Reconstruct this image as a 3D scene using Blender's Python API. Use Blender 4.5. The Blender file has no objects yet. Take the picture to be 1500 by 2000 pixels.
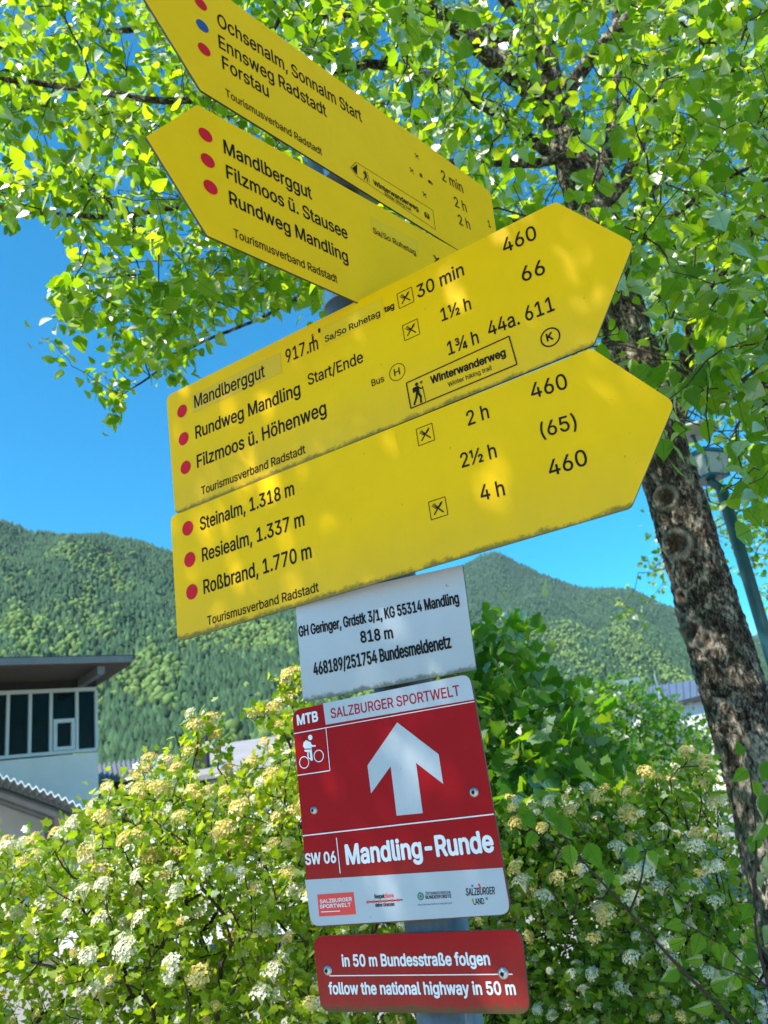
import bpy, math, os, random
import numpy as np
from mathutils import Matrix, Vector, noise
R = math.radians
rng = np.random.default_rng(7)
random.seed(7)
sc = bpy.context.scene
col = sc.collection

# ------------------------------------------------------------------ camera, light, exposure
EYE = np.array([0.0, 0.0, 1.55])
FPX = 1515.5
PITCH, ROLL = R(19.298), R(-8.085)
_c, _s = math.cos(PITCH), math.sin(PITCH)
FWD = np.array([0, _c, _s]); _u0 = np.array([0, -_s, _c]); _r0 = np.array([1.0, 0, 0])
_c, _s = math.cos(ROLL), math.sin(ROLL)
CR = _c * _r0 + _s * _u0
CU = -_s * _r0 + _c * _u0
cam = bpy.data.cameras.new('camera'); camo = bpy.data.objects.new('camera', cam); col.objects.link(camo)
cam.sensor_fit = 'VERTICAL'; cam.sensor_height = 34.6; cam.lens = FPX / 2000 * 34.6
cam.clip_start = 0.02; cam.clip_end = 30000
cam.dof.use_dof = True; cam.dof.focus_distance = 1.05; cam.dof.aperture_fstop = 9.0
camo.matrix_world = Matrix(((CR[0], CU[0], -FWD[0], EYE[0]), (CR[1], CU[1], -FWD[1], EYE[1]), (CR[2], CU[2], -FWD[2], EYE[2]), (0, 0, 0, 1)))
sc.camera = camo

SUN_AZ, SUN_EL = R(-128), R(50)
world = bpy.data.worlds.new('World'); sc.world = world; world.use_nodes = True
wn = world.node_tree; bg = wn.nodes['Background']
sky = wn.nodes.new('ShaderNodeTexSky'); sky.sky_type = 'NISHITA'; sky.sun_disc = False
sky.sun_elevation = SUN_EL; sky.sun_rotation = SUN_AZ; sky.altitude = 800; sky.air_density = 1.0; sky.dust_density = 0.25; sky.ozone_density = 1.2
hs = wn.nodes.new('ShaderNodeHueSaturation'); hs.inputs['Saturation'].default_value = 2.0; hs.inputs['Hue'].default_value = 0.486; hs.inputs['Value'].default_value = .77
wn.links.new(sky.outputs[0], hs.inputs['Color']); wn.links.new(hs.outputs[0], bg.inputs[0])
bg.inputs[1].default_value = 0.15
sun = bpy.data.lights.new('sun', 'SUN'); suno = bpy.data.objects.new('sun', sun); col.objects.link(suno)
sun.energy = 4.3; sun.angle = R(0.53); sun.color = (1.0, 0.95, 0.86)
SD = Vector((math.sin(SUN_AZ) * math.cos(SUN_EL), math.cos(SUN_AZ) * math.cos(SUN_EL), math.sin(SUN_EL)))
suno.rotation_euler = SD.to_track_quat('Z', 'Y').to_euler()
vs = sc.view_settings; vs.view_transform = 'Standard'; vs.look = 'None'; vs.gamma = 1; vs.exposure = 1.2
vs.use_curve_mapping = False
sc.cycles.max_bounces = 8; sc.cycles.transmission_bounces = 6; sc.cycles.volume_bounces = 1

# ------------------------------------------------------------------ geometry of rays
def ray(px, py):
    px = np.asarray(px, float); py = np.asarray(py, float)
    return FWD + ((px - 750) / FPX)[..., None] * CR - ((py - 1000) / FPX)[..., None] * CU
def atY(px, py, Y):
    """the place at distance Y ahead seen in this direction"""
    d = ray(px, py); return EYE + d * (np.asarray(Y, float) / d[..., 1])[..., None]
def project(P):
    q = np.asarray(P) - EYE; z = q @ FWD; z = np.where(np.abs(z) < 1e-6, 1e-6, z)
    return 750 + FPX * (q @ CR) / z, 1000 - FPX * (q @ CU) / z, z

class Plane:
    """vertical plane through P whose horizontal direction d runs to the right as seen from the eye"""
    def __init__(s, P, az):
        s.P = np.array(P, float); s.d = np.array([math.sin(az), math.cos(az), 0.0])
        s.n = np.array([s.d[1], -s.d[0], 0.0])
        if s.n @ (EYE - s.P) < 0: s.n = -s.n
        if s.d @ CR < 0: s.d = -s.d
    def uv(s, px, py):
        r = ray(px, py); t = (s.n @ (s.P - EYE)) / (r @ s.n)
        q = EYE + r * t - s.P; return np.array([q @ s.d, q[2]])
    def w(s, u, v, t=0.0): return s.P + s.d * u + s.n * t + np.array([0, 0, v])
    def off(s, t):
        q = Plane.__new__(Plane); q.P = s.P + s.n * t; q.d = s.d; q.n = s.n; return q

# ------------------------------------------------------------------ object helpers
def base_of(parent):
    p = Vector((0, 0, 0)); o = parent
    while o: p = p + o.location; o = o.parent
    return np.array(p)
def mesh_np(name, V, F, smooth=False):
    V = np.ascontiguousarray(V, dtype=np.float32); F = np.asarray(F, dtype=np.int32)
    m = bpy.data.meshes.new(name); n, k = F.shape
    m.vertices.add(len(V)); m.vertices.foreach_set('co', V.ravel())
    m.loops.add(n * k); m.loops.foreach_set('vertex_index', np.ascontiguousarray(F).ravel())
    m.polygons.add(n); m.polygons.foreach_set('loop_start', np.arange(n, dtype=np.int32) * k)
    if smooth: m.polygons.foreach_set('use_smooth', np.ones(n, dtype=bool))
    m.update(calc_edges=True); return m
def link(name, me, mat, parent=None, kind=None, loc=None):
    o = bpy.data.objects.new(name, me); col.objects.link(o)
    if mat is not None and len(me.materials) == 0: me.materials.append(mat)
    if parent is not None: o.parent = parent
    if loc is not None: o.location = loc
    if kind: o['kind'] = kind
    return o
def thing(name, label, cat, loc, group=None):
    o = bpy.data.objects.new(name, None); col.objects.link(o); o.location = [float(a) for a in loc]
    o.empty_display_size = 0.1; o['label'] = label; o['category'] = cat
    if group: o['group'] = group
    return o
def part(name, V, F, mat, parent, smooth=False, kind=None):
    """V in world coordinates; every parent is an Empty or mesh whose frame is only shifted"""
    b = base_of(parent) if parent is not None else np.zeros(3)
    V = np.asarray(V, float) - b
    if isinstance(F, np.ndarray): me = mesh_np(name, V, F, smooth)
    else:
        me = bpy.data.meshes.new(name); me.from_pydata([tuple(a) for a in V], [], F)
        if smooth: me.polygons.foreach_set('use_smooth', [True] * len(me.polygons))
        me.update()
    return link(name, me, mat, parent, kind)
def setting(name, V, F, mat, smooth=False):
    return part(name, V, F, mat, None, smooth, 'structure')
def fillet(pts, rad, n=5):
    out = []; N = len(pts); rad = rad if isinstance(rad, (list, tuple)) else [rad] * N
    for i in range(N):
        p = np.array(pts[i]); a = np.array(pts[i - 1]) - p; b = np.array(pts[(i + 1) % N]) - p; r = rad[i]
        if r <= 0: out.append(p); continue
        la, lb = np.linalg.norm(a), np.linalg.norm(b); a /= la; b /= lb
        ang = math.acos(np.clip(a @ b, -1, 1)); t = min(r / math.tan(ang / 2), la * .45, lb * .45)
        A, B = p + a * t, p + b * t
        for k in range(n + 1):
            s = k / n; out.append((1 - s) ** 2 * A + 2 * s * (1 - s) * p + s * s * B)
    return out
def slab_vf(pl, pts, t0, t1):
    """polygon pts (u,v) on plane pl, from t0 (back) to t1 (front)"""
    a = sum(pts[i][0] * pts[(i + 1) % len(pts)][1] - pts[(i + 1) % len(pts)][0] * pts[i][1] for i in range(len(pts)))
    pts = list(pts)
    n = len(pts); V = [pl.w(p[0], p[1], t1) for p in pts] + [pl.w(p[0], p[1], t0) for p in pts]
    fr = list(range(n)); bk = [n + i for i in reversed(range(n))]
    F = [fr, bk] + [[i, n + i, n + (i + 1) % n, (i + 1) % n] for i in range(n)]
    if a < 0: F = [list(reversed(f)) for f in F]
    if np.cross(pl.d, [0, 0, 1]) @ pl.n < 0: F = [list(reversed(f)) for f in F]
    return V, F
def slab(name, pl, pts, t0, t1, mat, parent, kind=None):
    V, F = slab_vf(pl, pts, t0, t1); return part(name, V, F, mat, parent, kind=kind)
def flat(name, pl, pts, t, mat, parent):
    V = [pl.w(p[0], p[1], t) for p in pts]; return part(name, V, [list(range(len(pts)))], mat, parent)
def join_vf(items):
    V = []; F = []
    for v, f in items:
        k = len(V); V += list(v); F += [[i + k for i in g] for g in f]
    return V, F
def box_vf(c, ax, ay, az):
    c, ax, ay, az = map(np.array, (c, ax, ay, az)); V = []
    for k in (-1, 1):
        for j in (-1, 1):
            for i in (-1, 1): V.append(c + i * ax + j * ay + k * az)
    return V, [[0, 2, 3, 1], [4, 5, 7, 6], [0, 1, 5, 4], [2, 6, 7, 3], [0, 4, 6, 2], [1, 3, 7, 5]]
def tube_vf(P, rad, n=8, caps=True):
    P = [np.array(p, float) for p in P]; V = []; F = []
    rad = rad if hasattr(rad, '__len__') else [rad] * len(P); up = None
    for i, p in enumerate(P):
        t = P[min(i + 1, len(P) - 1)] - P[max(i - 1, 0)]; t /= np.linalg.norm(t)
        if up is None: up = np.array([0, 0, 1.0]) if abs(t[2]) < .9 else np.array([1.0, 0, 0])
        a = np.cross(t, up); a /= np.linalg.norm(a); b = np.cross(t, a); up = -b if False else up
        for k in range(n):
            w = 2 * math.pi * k / n; V.append(p + rad[i] * (math.cos(w) * a + math.sin(w) * b))
    for i in range(len(P) - 1):
        for k in range(n):
            F.append([i * n + k, i * n + (k + 1) % n, (i + 1) * n + (k + 1) % n, (i + 1) * n + k])
    if caps: F += [list(range(n)), [(len(P) - 1) * n + k for k in reversed(range(n))]]
    return V, F

# ------------------------------------------------------------------ materials
class M:
    def __init__(s, name):
        s.m = bpy.data.materials.new(name); s.m.use_nodes = True; s.t = s.m.node_tree; s.N = s.t.nodes; s.b = s.N['Principled BSDF']
        s.out = s.N['Material Output']
    def n(s, ty, **kw):
        q = s.N.new(ty)
        for k, v in kw.items():
            if k.startswith('_'): setattr(q, k[1:], v)
            else: q.inputs[k.replace('__', ' ')].default_value = v
        return q
    def l(s, a, b): s.t.links.new(a, b)
    def noise(s, scale, detail=4, rough=.6, coord='Object', stretch=None, dist=0):
        tc = s.n('ShaderNodeTexCoord'); o = tc.outputs[coord]
        if stretch:
            mp = s.n('ShaderNodeMapping'); mp.inputs['Scale'].default_value = stretch; s.l(o, mp.inputs[0]); o = mp.outputs[0]
        q = s.n('ShaderNodeTexNoise'); q.inputs['Scale'].default_value = scale; q.inputs['Detail'].default_value = detail
        q.inputs['Roughness'].default_value = rough; q.inputs['Distortion'].default_value = dist
        s.l(o, q.inputs['Vector']); return q.outputs['Fac']
    def ramp(s, fac, stops):
        q = s.n('ShaderNodeValToRGB'); e = q.color_ramp.elements
        while len(e) < len(stops): e.new(.5)
        for i, (p, c) in enumerate(stops):
            e[i].position = p; e[i].color = (c[0], c[1], c[2], 1) if hasattr(c, '__len__') else (c, c, c, 1)
        s.l(fac, q.inputs[0]); return q.outputs[0]
    def mix(s, fac, a, b, blend='MIX'):
        q = s.n('ShaderNodeMix', _data_type='RGBA', _blend_type=blend)
        for i, v in ((0, fac), (6, a), (7, b)):
            if hasattr(v, 'is_linked'): s.l(v, q.inputs[i])
            elif i == 0: q.inputs[0].default_value = v
            else: q.inputs[i].default_value = (*v, 1)
        return q.outputs[2]
    def base(s, c):
        if hasattr(c, 'is_linked'): s.l(c, s.b.inputs['Base Color'])
        else: s.b.inputs['Base Color'].default_value = (*c, 1)
    def bump(s, h, strength=.3, dist=.01):
        q = s.n('ShaderNodeBump'); q.inputs['Strength'].default_value = strength; q.inputs['Distance'].default_value = dist
        s.l(h, q.inputs['Height']); s.l(q.outputs[0], s.b.inputs['Normal']); return q.outputs[0]
def plain(name, c, rough=.6, metal=0, var=.12, scale=6, bump=0, spec=.5):
    q = M(name); f = q.noise(scale, 5); lo = [a * (1 - var) for a in c]; hi = [min(1, a * (1 + var)) for a in c]
    q.base(q.ramp(f, [(.3, lo), (.7, hi)])); q.b.inputs['Roughness'].default_value = rough; q.b.inputs['Metallic'].default_value = metal
    q.b.inputs['Specular IOR Level'].default_value = spec
    if bump: q.bump(f, bump)
    return q.m
def leaf_mat(name, stops, tstops, gloss=.25, tr=.5, veins=False):
    """thin leaf: reflects, lets light through, and shines; each leaf has its own tone"""
    q = M(name); g = q.n('ShaderNodeNewGeometry'); oi = q.n('ShaderNodeObjectInfo')
    a = q.n('ShaderNodeMath', _operation='ADD'); q.l(g.outputs['Random Per Island'], a.inputs[0]); q.l(oi.outputs['Random'], a.inputs[1])
    fr = q.n('ShaderNodeMath', _operation='FRACT'); q.l(a.outputs[0], fr.inputs[0])
    c1 = q.ramp(fr.outputs[0], stops); c2 = q.ramp(fr.outputs[0], tstops)
    if veins:
        tc = q.n('ShaderNodeTexCoord'); sx = q.n('ShaderNodeSeparateXYZ'); q.l(tc.outputs['Object'], sx.inputs[0])
        def mth(op, a, b=None):
            m_ = q.n('ShaderNodeMath', _operation=op)
            for i, v in enumerate((a, b)):
                if v is None: continue
                if hasattr(v, 'is_linked'): q.l(v, m_.inputs[i])
                else: m_.inputs[i].default_value = v
            return m_.outputs[0]
        ax = mth('ABSOLUTE', sx.outputs[0]); w_ = mth('SINE', mth('MULTIPLY', mth('SUBTRACT', sx.outputs[1], mth('MULTIPLY', ax, .9)), 52.0))
        vv = mth('MAXIMUM', q.ramp(w_, [(.86, 0.0), (1.0, .7)]), q.ramp(ax, [(.012, 1.0), (.028, 0.0)]))
        c1 = q.mix(vv, c1, (.09, .18, .035)); c2 = q.mix(vv, c2, (.20, .44, .01))
    d = q.n('ShaderNodeBsdfDiffuse'); t = q.n('ShaderNodeBsdfTranslucent'); q.l(c1, d.inputs[0]); q.l(c2, t.inputs[0])
    m1 = q.n('ShaderNodeMixShader'); m1.inputs[0].default_value = tr; q.l(d.outputs[0], m1.inputs[1]); q.l(t.outputs[0], m1.inputs[2])
    gl = q.n('ShaderNodeBsdfGlossy'); gl.inputs['Roughness'].default_value = .5; gl.inputs[0].default_value = (1, 1, 1, 1)
    fz = q.n('ShaderNodeFresnel'); fz.inputs[0].default_value = 1.45
    mu = q.n('ShaderNodeMath', _operation='MULTIPLY'); mu.inputs[1].default_value = gloss * .9; q.l(fz.outputs[0], mu.inputs[0]); mu.use_clamp = True
    m2 = q.n('ShaderNodeMixShader'); q.l(mu.outputs[0], m2.inputs[0]); q.l(m1.outputs[0], m2.inputs[1]); q.l(gl.outputs[0], m2.inputs[2])
    q.l(m2.outputs[0], q.out.inputs['Surface']); return q.m

def sign_paint(name, c, dirt=.5, zlo=None):
    q = M(name); f = q.noise(9, 6, .65); big = q.noise(2.2, 3, .5); spk = q.noise(160, 2, .5)
    c1 = q.ramp(f, [(.25, [a * .93 for a in c]), (.75, [min(1, a * 1.05) for a in c])])
    gr = q.ramp(big, [(.45, 0.0), (.75, .10)])
    c2 = q.mix(gr, c1, tuple(.55 * a_ + .03 for a_ in c))
    sp = q.ramp(spk, [(.73, 0.0), (.80, .55 * dirt)])
    c3 = q.mix(sp, c2, (.06, .05, .03))
    if zlo is not None:
        tc = q.n('ShaderNodeTexCoord'); sx = q.n('ShaderNodeSeparateXYZ'); q.l(tc.outputs['Object'], sx.inputs[0])
        a = q.n('ShaderNodeMapRange'); q.l(sx.outputs[2], a.inputs[0]); a.inputs[1].default_value = zlo; a.inputs[2].default_value = zlo + .016; a.inputs[3].default_value = .62; a.inputs[4].default_value = 0.0
        m_ = q.n('ShaderNodeMath', _operation='ADD'); q.l(a.outputs[0], m_.inputs[0]); q.l(q.noise(45, 6, .8), m_.inputs[1])
        b_ = q.ramp(m_.outputs[0], [(.80, 0.0), (1.04, .75)]); c3 = q.mix(b_, c3, (.055, .06, .02))
        lo = q.n('ShaderNodeMapRange'); q.l(sx.outputs[2], lo.inputs[0]); lo.inputs[1].default_value = zlo; lo.inputs[2].default_value = zlo + .09; lo.inputs[3].default_value = .30; lo.inputs[4].default_value = 0.0
        m2 = q.n('ShaderNodeMath', _operation='MULTIPLY'); q.l(lo.outputs[0], m2.inputs[0]); q.l(q.noise(12, 4, .7, stretch=(1, 1, .2)), m2.inputs[1]); c3 = q.mix(m2.outputs[0], c3, (.20, .19, .11))
    q.base(c3); q.b.inputs['Roughness'].default_value = .42; q.b.inputs['Specular IOR Level'].default_value = .10
    q.bump(q.noise(14, 2), .05, .01); return q.m
MY = sign_paint('yellow sign paint', (.90, .515, .0008))
MW = sign_paint('white sign paint', (.44, .48, .52), .9)
MR = sign_paint('red sign film', (.34, .005, .009))
MRL = plain('logo red', (.75, .04, .035), .4, var=.04)
MWP = plain('white print', (.74, .76, .78), .4, var=.03)
MB = plain('black print', (.012, .011, .010), .6, var=.2, spec=.12)
MTX = plain('wine red print', (.36, .012, .03), .5, var=.04, spec=.15)
MDR = plain('red route dot', (.60, .010, .02), .5, var=.05, spec=.15)
MDB = plain('blue route dot', (.015, .06, .24), .4, var=.05)
MGN = plain('green print', (.02, .16, .09), .4, var=.05)
MBP = plain('blue print', (.03, .15, .5), .4); MYP = plain('yellow print', (.7, .5, .03), .4)
MST = sign_paint('pale yellow sticker', (.80, .49, .012), .3)
MST2 = sign_paint('faded sticker', (.74, .46, .03), .3)
MTH = plain('faint sticker outline', (.42, .33, .03), .5)
MED = plain('sign back metal', (.055, .055, .05), .5, .3)
MAL = plain('worn aluminium', (.48, .48, .47), .38, .85, bump=.05)
MGR = plain('grime', (.07, .06, .035), .9, var=.5, scale=60)
q = M('galvanised steel'); f = q.noise(18, 6, .7, stretch=(1, 1, .25)); q.base(q.ramp(f, [(.3, (.10, .115, .13)), (.55, (.17, .19, .21)), (.75, (.27, .29, .31))]))
q.b.inputs['Roughness'].default_value = .45; q.b.inputs['Metallic'].default_value = .3; q.bump(f, .15, .004); MPOLE = q.m

LEAF_S = [(0, (.028, .09, .008)), (.5, (.05, .13, .012)), (1, (.09, .18, .018))]
LEAF_T = [(0, (.26, .52, .004)), (.5, (.50, .78, .008)), (1, (.78, .92, .02))]
MLEAF = leaf_mat('birch leaf', LEAF_S, LEAF_T, .28, .55)
MLEAFV = leaf_mat('veined birch leaf', LEAF_S, LEAF_T, .28, .55, True)
MLEAF2 = leaf_mat('distant birch leaf', LEAF_S, LEAF_T, .25, .55)
MHL = leaf_mat('spring shrub leaf', [(0, (.08, .17, .012)), (.5, (.16, .25, .014)), (1, (.27, .33, .025))], [(0, (.34, .60, .008)), (.5, (.62, .82, .01)), (1, (.88, .92, .03))], .2, .5)
MHD = leaf_mat('deep green shrub leaf', [(0, (.05, .13, .012)), (.6, (.09, .18, .016)), (1, (.18, .26, .03))], [(0, (.22, .50, .006)), (.6, (.46, .72, .01)), (1, (.75, .88, .02))], .22, .5)
MML = leaf_mat('lobed leaf', [(0, (.025, .09, .015)), (.7, (.05, .14, .02)), (1, (.09, .18, .03))], [(0, (.16, .45, .006)), (.7, (.32, .66, .01)), (1, (.6, .82, .02))], .25, .5)
MFW = leaf_mat('white blossom', [(0, (.62, .56, .32)), (.4, (.78, .74, .55)), (1, (.82, .80, .68))], [(0, (.6, .6, .3)), (1, (.75, .75, .5))], .05, .3)
MFC = leaf_mat('cream blossom', [(0, (.60, .44, .10)), (.5, (.74, .58, .20)), (1, (.76, .66, .36))], [(0, (.7, .55, .12)), (1, (.8, .7, .3))], .05, .3)
MTW = plain('twig bark', (.035, .022, .016), .85, var=.4, scale=30)
MTG = plain('green twig', (.09, .11, .03), .7, var=.4, scale=30)

# ------------------------------------------------------------------ growth of branches
def grow(base_pos, base_len, att, w=.35):
    """join every growth point to the nearest place of the tree so far; returns nodes, parent index"""
    nb = len(base_pos); n = len(att)
    d0 = np.min(np.linalg.norm(att[:, None] - base_pos[None], axis=2), axis=1); att = att[np.argsort(d0)]
    P = np.zeros((nb + n, 3)); P[:nb] = base_pos; L = np.zeros(nb + n); L[:nb] = base_len
    par = np.full(nb + n, -1)
    for i in range(n):
        k = nb + i; d = np.linalg.norm(P[:k] - att[i], axis=1); j = int(np.argmin(d + w * L[:k]))
        P[k] = att[i]; par[k] = j; L[k] = L[j] + d[j]
    return P, par
def pipe_radii(P, par, nb, r0=.0016, e=2.35):
    a = np.full(len(P), r0 ** e)
    has = np.zeros(len(P), bool)
    for k in range(len(P) - 1, nb - 1, -1):
        j = par[k]
        if has[k]: a[k] -= r0 ** e * .5
        a[j] += a[k]; has[j] = True
    return a ** (1 / e), has
def seg_tubes(A, B, ra, rb, sides=4, sag=.0):
    """many short tapering pieces at once, each bent a little in the middle"""
    n = len(A); T = B - A; Ln = np.linalg.norm(T, axis=1, keepdims=True) + 1e-9; T = T / Ln
    ref = np.where(np.abs(T[:, 2:3]) < .9, np.array([[0, 0, 1.0]]), np.array([[1.0, 0, 0]]))
    X = np.cross(T, ref); X /= np.linalg.norm(X, axis=1, keepdims=True); Y = np.cross(T, X)
    mid = (A + B) / 2 + X * (rng.normal(0, .06, (n, 1)) * Ln) + Y * (rng.normal(0, .06, (n, 1)) * Ln)
    V = np.zeros((n, 3, sides, 3)); rm = (ra + rb) / 2
    for s, (C, r) in enumerate(((A, ra), (mid, rm), (B, rb))):
        for k in range(sides):
            w = 2 * math.pi * k / sides; V[:, s, k] = C + (math.cos(w) * X + math.sin(w) * Y) * r[:, None]
    q = []
    for s in range(2):
        for k in range(sides): q.append([s * sides + k, s * sides + (k + 1) % sides, (s + 1) * sides + (k + 1) % sides, (s + 1) * sides + k])
    F = (np.arange(n)[:, None, None] * sides * 3 + np.array(q)[None]).reshape(-1, 4)
    return V.reshape(-1, 3), F, mid
def norm(a): return a / (np.linalg.norm(a, axis=-1, keepdims=True) + 1e-9)
def place_template(T, pos, tip, nrm, size):
    """T (k,3): x across, y along the leaf, z out of it"""
    tip = norm(tip); side = norm(np.cross(tip, nrm)); nn = np.cross(side, tip)
    return pos[:, None] + size[:, None, None] * (T[None, :, 0:1] * side[:, None] + T[None, :, 1:2] * tip[:, None] + T[None, :, 2:3] * nn[:, None])
# birch leaf: stalk, then a pointed egg folded along the midrib
BL = np.array([(0, .0, .0), (0, .18, 0), (-.26, .26, .05), (-.37, .48, .07), (-.25, .76, .03), (0, 1.12, -.10), (.25, .76, .03), (.37, .48, .07), (.26, .26, .05), (0, .62, -.02), (.012, .0, 0)])
BLF = np.array([(1, 2, 9), (2, 3, 9), (3, 4, 9), (4, 5, 9), (5, 6, 9), (6, 7, 9), (7, 8, 9), (8, 1, 9), (0, 1, 10)])
def toothed():
    """the same leaf with a finely toothed rim, for leaves one can pick out"""
    out = [(-.26, .24), (-.36, .38), (-.385, .5), (-.33, .64), (-.22, .82), (-.10, .98)]
    rim = [(0, .18)]
    for i, (x, y) in enumerate(out):
        rim.append((x, y)); 
        if i < len(out) - 1:
            x2, y2 = out[i + 1]; rim.append(((x + x2) / 2 * .90, (y + y2) / 2))
    rim.append((0, 1.14)); right = [(-x, y) for x, y in rim[1:-1]][::-1]; allr = rim + right
    mids = [(0, .45, -.015), (0, .75, -.03)]
    V = [(x, y, .20 * abs(x) + (-.16 * max(0, y - .55) ** 1.5) - .02) for x, y in allr] + mids + [(-.012, 0, 0), (.012, 0, 0)]
    n = len(allr); F = []
    for i in range(n):
        j = (i + 1) % n; y = (allr[i][1] + allr[j][1]) / 2; F.append((i, j, n if y < .6 else n + 1))
    k = len(rim) // 2
    F.append((len(rim) // 2, n + 1, n)); F.append((n - len(rim) // 2 + 1, n, n + 1)); F.append((n + 2, 0, n + 3))
    return np.array(V), np.array(F)
TL, TLF = toothed()
# small lobed shrub leaf
SL = np.array([(0, .0, 0), (-.30, .22, .05), (-.24, .45, .03), (-.42, .62, .07), (-.16, .78, .02), (0, 1.05, -.06), (.16, .78, .02), (.42, .62, .07), (.24, .45, .03), (.30, .22, .05), (0, .5, -.02)])
SLF = np.array([(i, (i + 1) % 10, 10) for i in range(10)])
# maple-like leaf
ML = [(0, .0), (-.22, .02), (-.44, .12), (-.40, .28), (-.58, .50), (-.42, .56), (-.30, .80), (-.18, .80), (0, 1.08)]
ML = ML + [(-x, y) for x, y in ML[1:-1]][::-1]
MLT = np.array([(x, y, .10 * abs(x) - .12 * y * y) for x, y in ML] + [(0, .42, -.03)])
MLF = np.array([(i, (i + 1) % len(ML), len(ML)) for i in range(len(ML))])

def leaves_for(P, par, nb, has, per, size, spread, droop=.6, tip_extra=0):
    """leaf positions strung along the thin twigs, alternating, hanging a little"""
    pos = []; tip = []
    ks = np.arange(nb, len(P)); A = P[par[ks]]; B = P[ks]; T = norm(B - A)
    for rep in range(per):
        s = (rep + rng.random(len(ks))) / per; off = rng.normal(0, 1, (len(ks), 3)); off -= T * np.sum(off * T, axis=1, keepdims=True) * .6
        p = A + (B - A) * s[:, None]; t = norm(norm(off) + T * .4 + np.array([0, 0, -droop])); pos.append(p + t * spread * rng.random((len(ks), 1))); tip.append(t)
    ends = ks[~has[ks]]
    for rep in range(tip_extra):
        t = norm(rng.normal(0, .8, (len(ends), 3)) + T[ends - nb] + np.array([0, 0, -droop]))
        pos.append(P[ends] + rng.normal(0, spread * .9, (len(ends), 3)) + t * spread * .5); tip.append(t)
    pos = np.concatenate(pos); tip = np.concatenate(tip); n = len(pos)
    nr = norm(rng.normal(0, 1, (n, 3)) + np.array([0, 0, .45])); sz = size * np.clip(rng.normal(1, .2, n), .5, 1.5)
    return pos, tip, nr, sz
def foliage(parent, name, T, TF, pos, tip, nr, sz, mat, near=300, NT=None, NTF=None, single=None):
    """the leaves that show largest are parts of their own, the rest is one mass"""
    if near:
        x, y, z = project(pos); vis = (z > .2) & (x > 0) & (x < 1500) & (y > 0) & (y < 2000); score = np.where(vis, sz / np.maximum(z, .2), 0)
        idx = np.argsort(-score)[:near]; keep = np.ones(len(pos), bool); keep[idx] = False
    else: keep = np.ones(len(pos), bool); idx = []
    V = place_template(T, pos[keep], tip[keep], nr[keep], sz[keep]); n = len(V)
    F = (np.arange(n)[:, None, None] * len(T) + TF[None]).reshape(-1, 3)
    part(name, V.reshape(-1, 3), F, mat, parent, False, 'stuff')
    if len(idx):
        b = base_of(parent); NT = T if NT is None else NT; NTF = TF if NTF is None else NTF
        me = mesh_np('leaf', NT, NTF, True); me.materials.append(MLEAFV if mat is MLEAF else mat)
        for i in idx:
            tp = tip[i] / np.linalg.norm(tip[i]); sd = np.cross(tp, nr[i]); sd /= np.linalg.norm(sd); nn = np.cross(sd, tp); s = sz[i]; p = pos[i] - b
            o = bpy.data.objects.new('leaf', me); col.objects.link(o); o.parent = parent
            o.matrix_local = Matrix(((sd[0] * s, tp[0] * s, nn[0] * s, p[0]), (sd[1] * s, tp[1] * s, nn[1] * s, p[1]), (sd[2] * s, tp[2] * s, nn[2] * s, p[2]), (0, 0, 0, 1)))
def in_poly(x, y, poly):
    r = np.zeros(len(x), bool); n = len(poly); j = n - 1
    for i in range(n):
        xi, yi = poly[i]; xj, yj = poly[j]
        c = ((yi > y) != (yj > y)) & (x < (xj - xi) * (y - yi) / (yj - yi + 1e-9) + xi); r ^= c; j = i
    return r

#SECTION_SETTING
# ------------------------------------------------------------------ ground
q = M('meadow'); f = q.noise(.8, 8, .7); q.base(q.ramp(f, [(.3, (.03, .06, .012)), (.55, (.06, .10, .02)), (.75, (.10, .12, .04))])); q.b.inputs['Roughness'].default_value = .95; q.bump(f, .5, .05)
MGROUND = q.m
g = 9000; N = 40; xs = np.linspace(-1, 1, N + 1); xs = np.sign(xs) * np.abs(xs) ** 3 * g
V = np.array([(x, y, 0) for y in xs for x in xs]); F = np.array([[j * (N + 1) + i, j * (N + 1) + i + 1, (j + 1) * (N + 1) + i + 1, (j + 1) * (N + 1) + i] for j in range(N) for i in range(N)])
setting('ground', V, F, MGROUND)
q = M('asphalt'); f = q.noise(40, 8, .8); q.base(q.ramp(f, [(.3, (.22, .21, .20)), (.7, (.30, .29, .28))])); q.b.inputs['Roughness'].default_value = .9; q.bump(f, .4, .01)
setting('parking_area', [(-30, 5.0, .004), (8, 5.0, .004), (8, 60, .004), (-30, 60, .004)], [[0, 1, 2, 3]], q.m)
setting('bounce_pavement', [(-22, -24, .12), (22, -24, .12), (22, 1.5, .12), (-22, 1.5, .12), (-22, -24, 0), (22, -24, 0), (22, 1.5, 0), (-22, 1.5, 0)], [[0, 1, 2, 3], [3, 2, 6, 7], [4, 5, 1, 0], [0, 3, 7, 4], [1, 5, 6, 2]], plain('pale gravel bounce paving', (.44, .41, .36), .9, scale=30, bump=.3))  # unseen paving, widened and lightened to bounce warm light onto the signs

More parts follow.
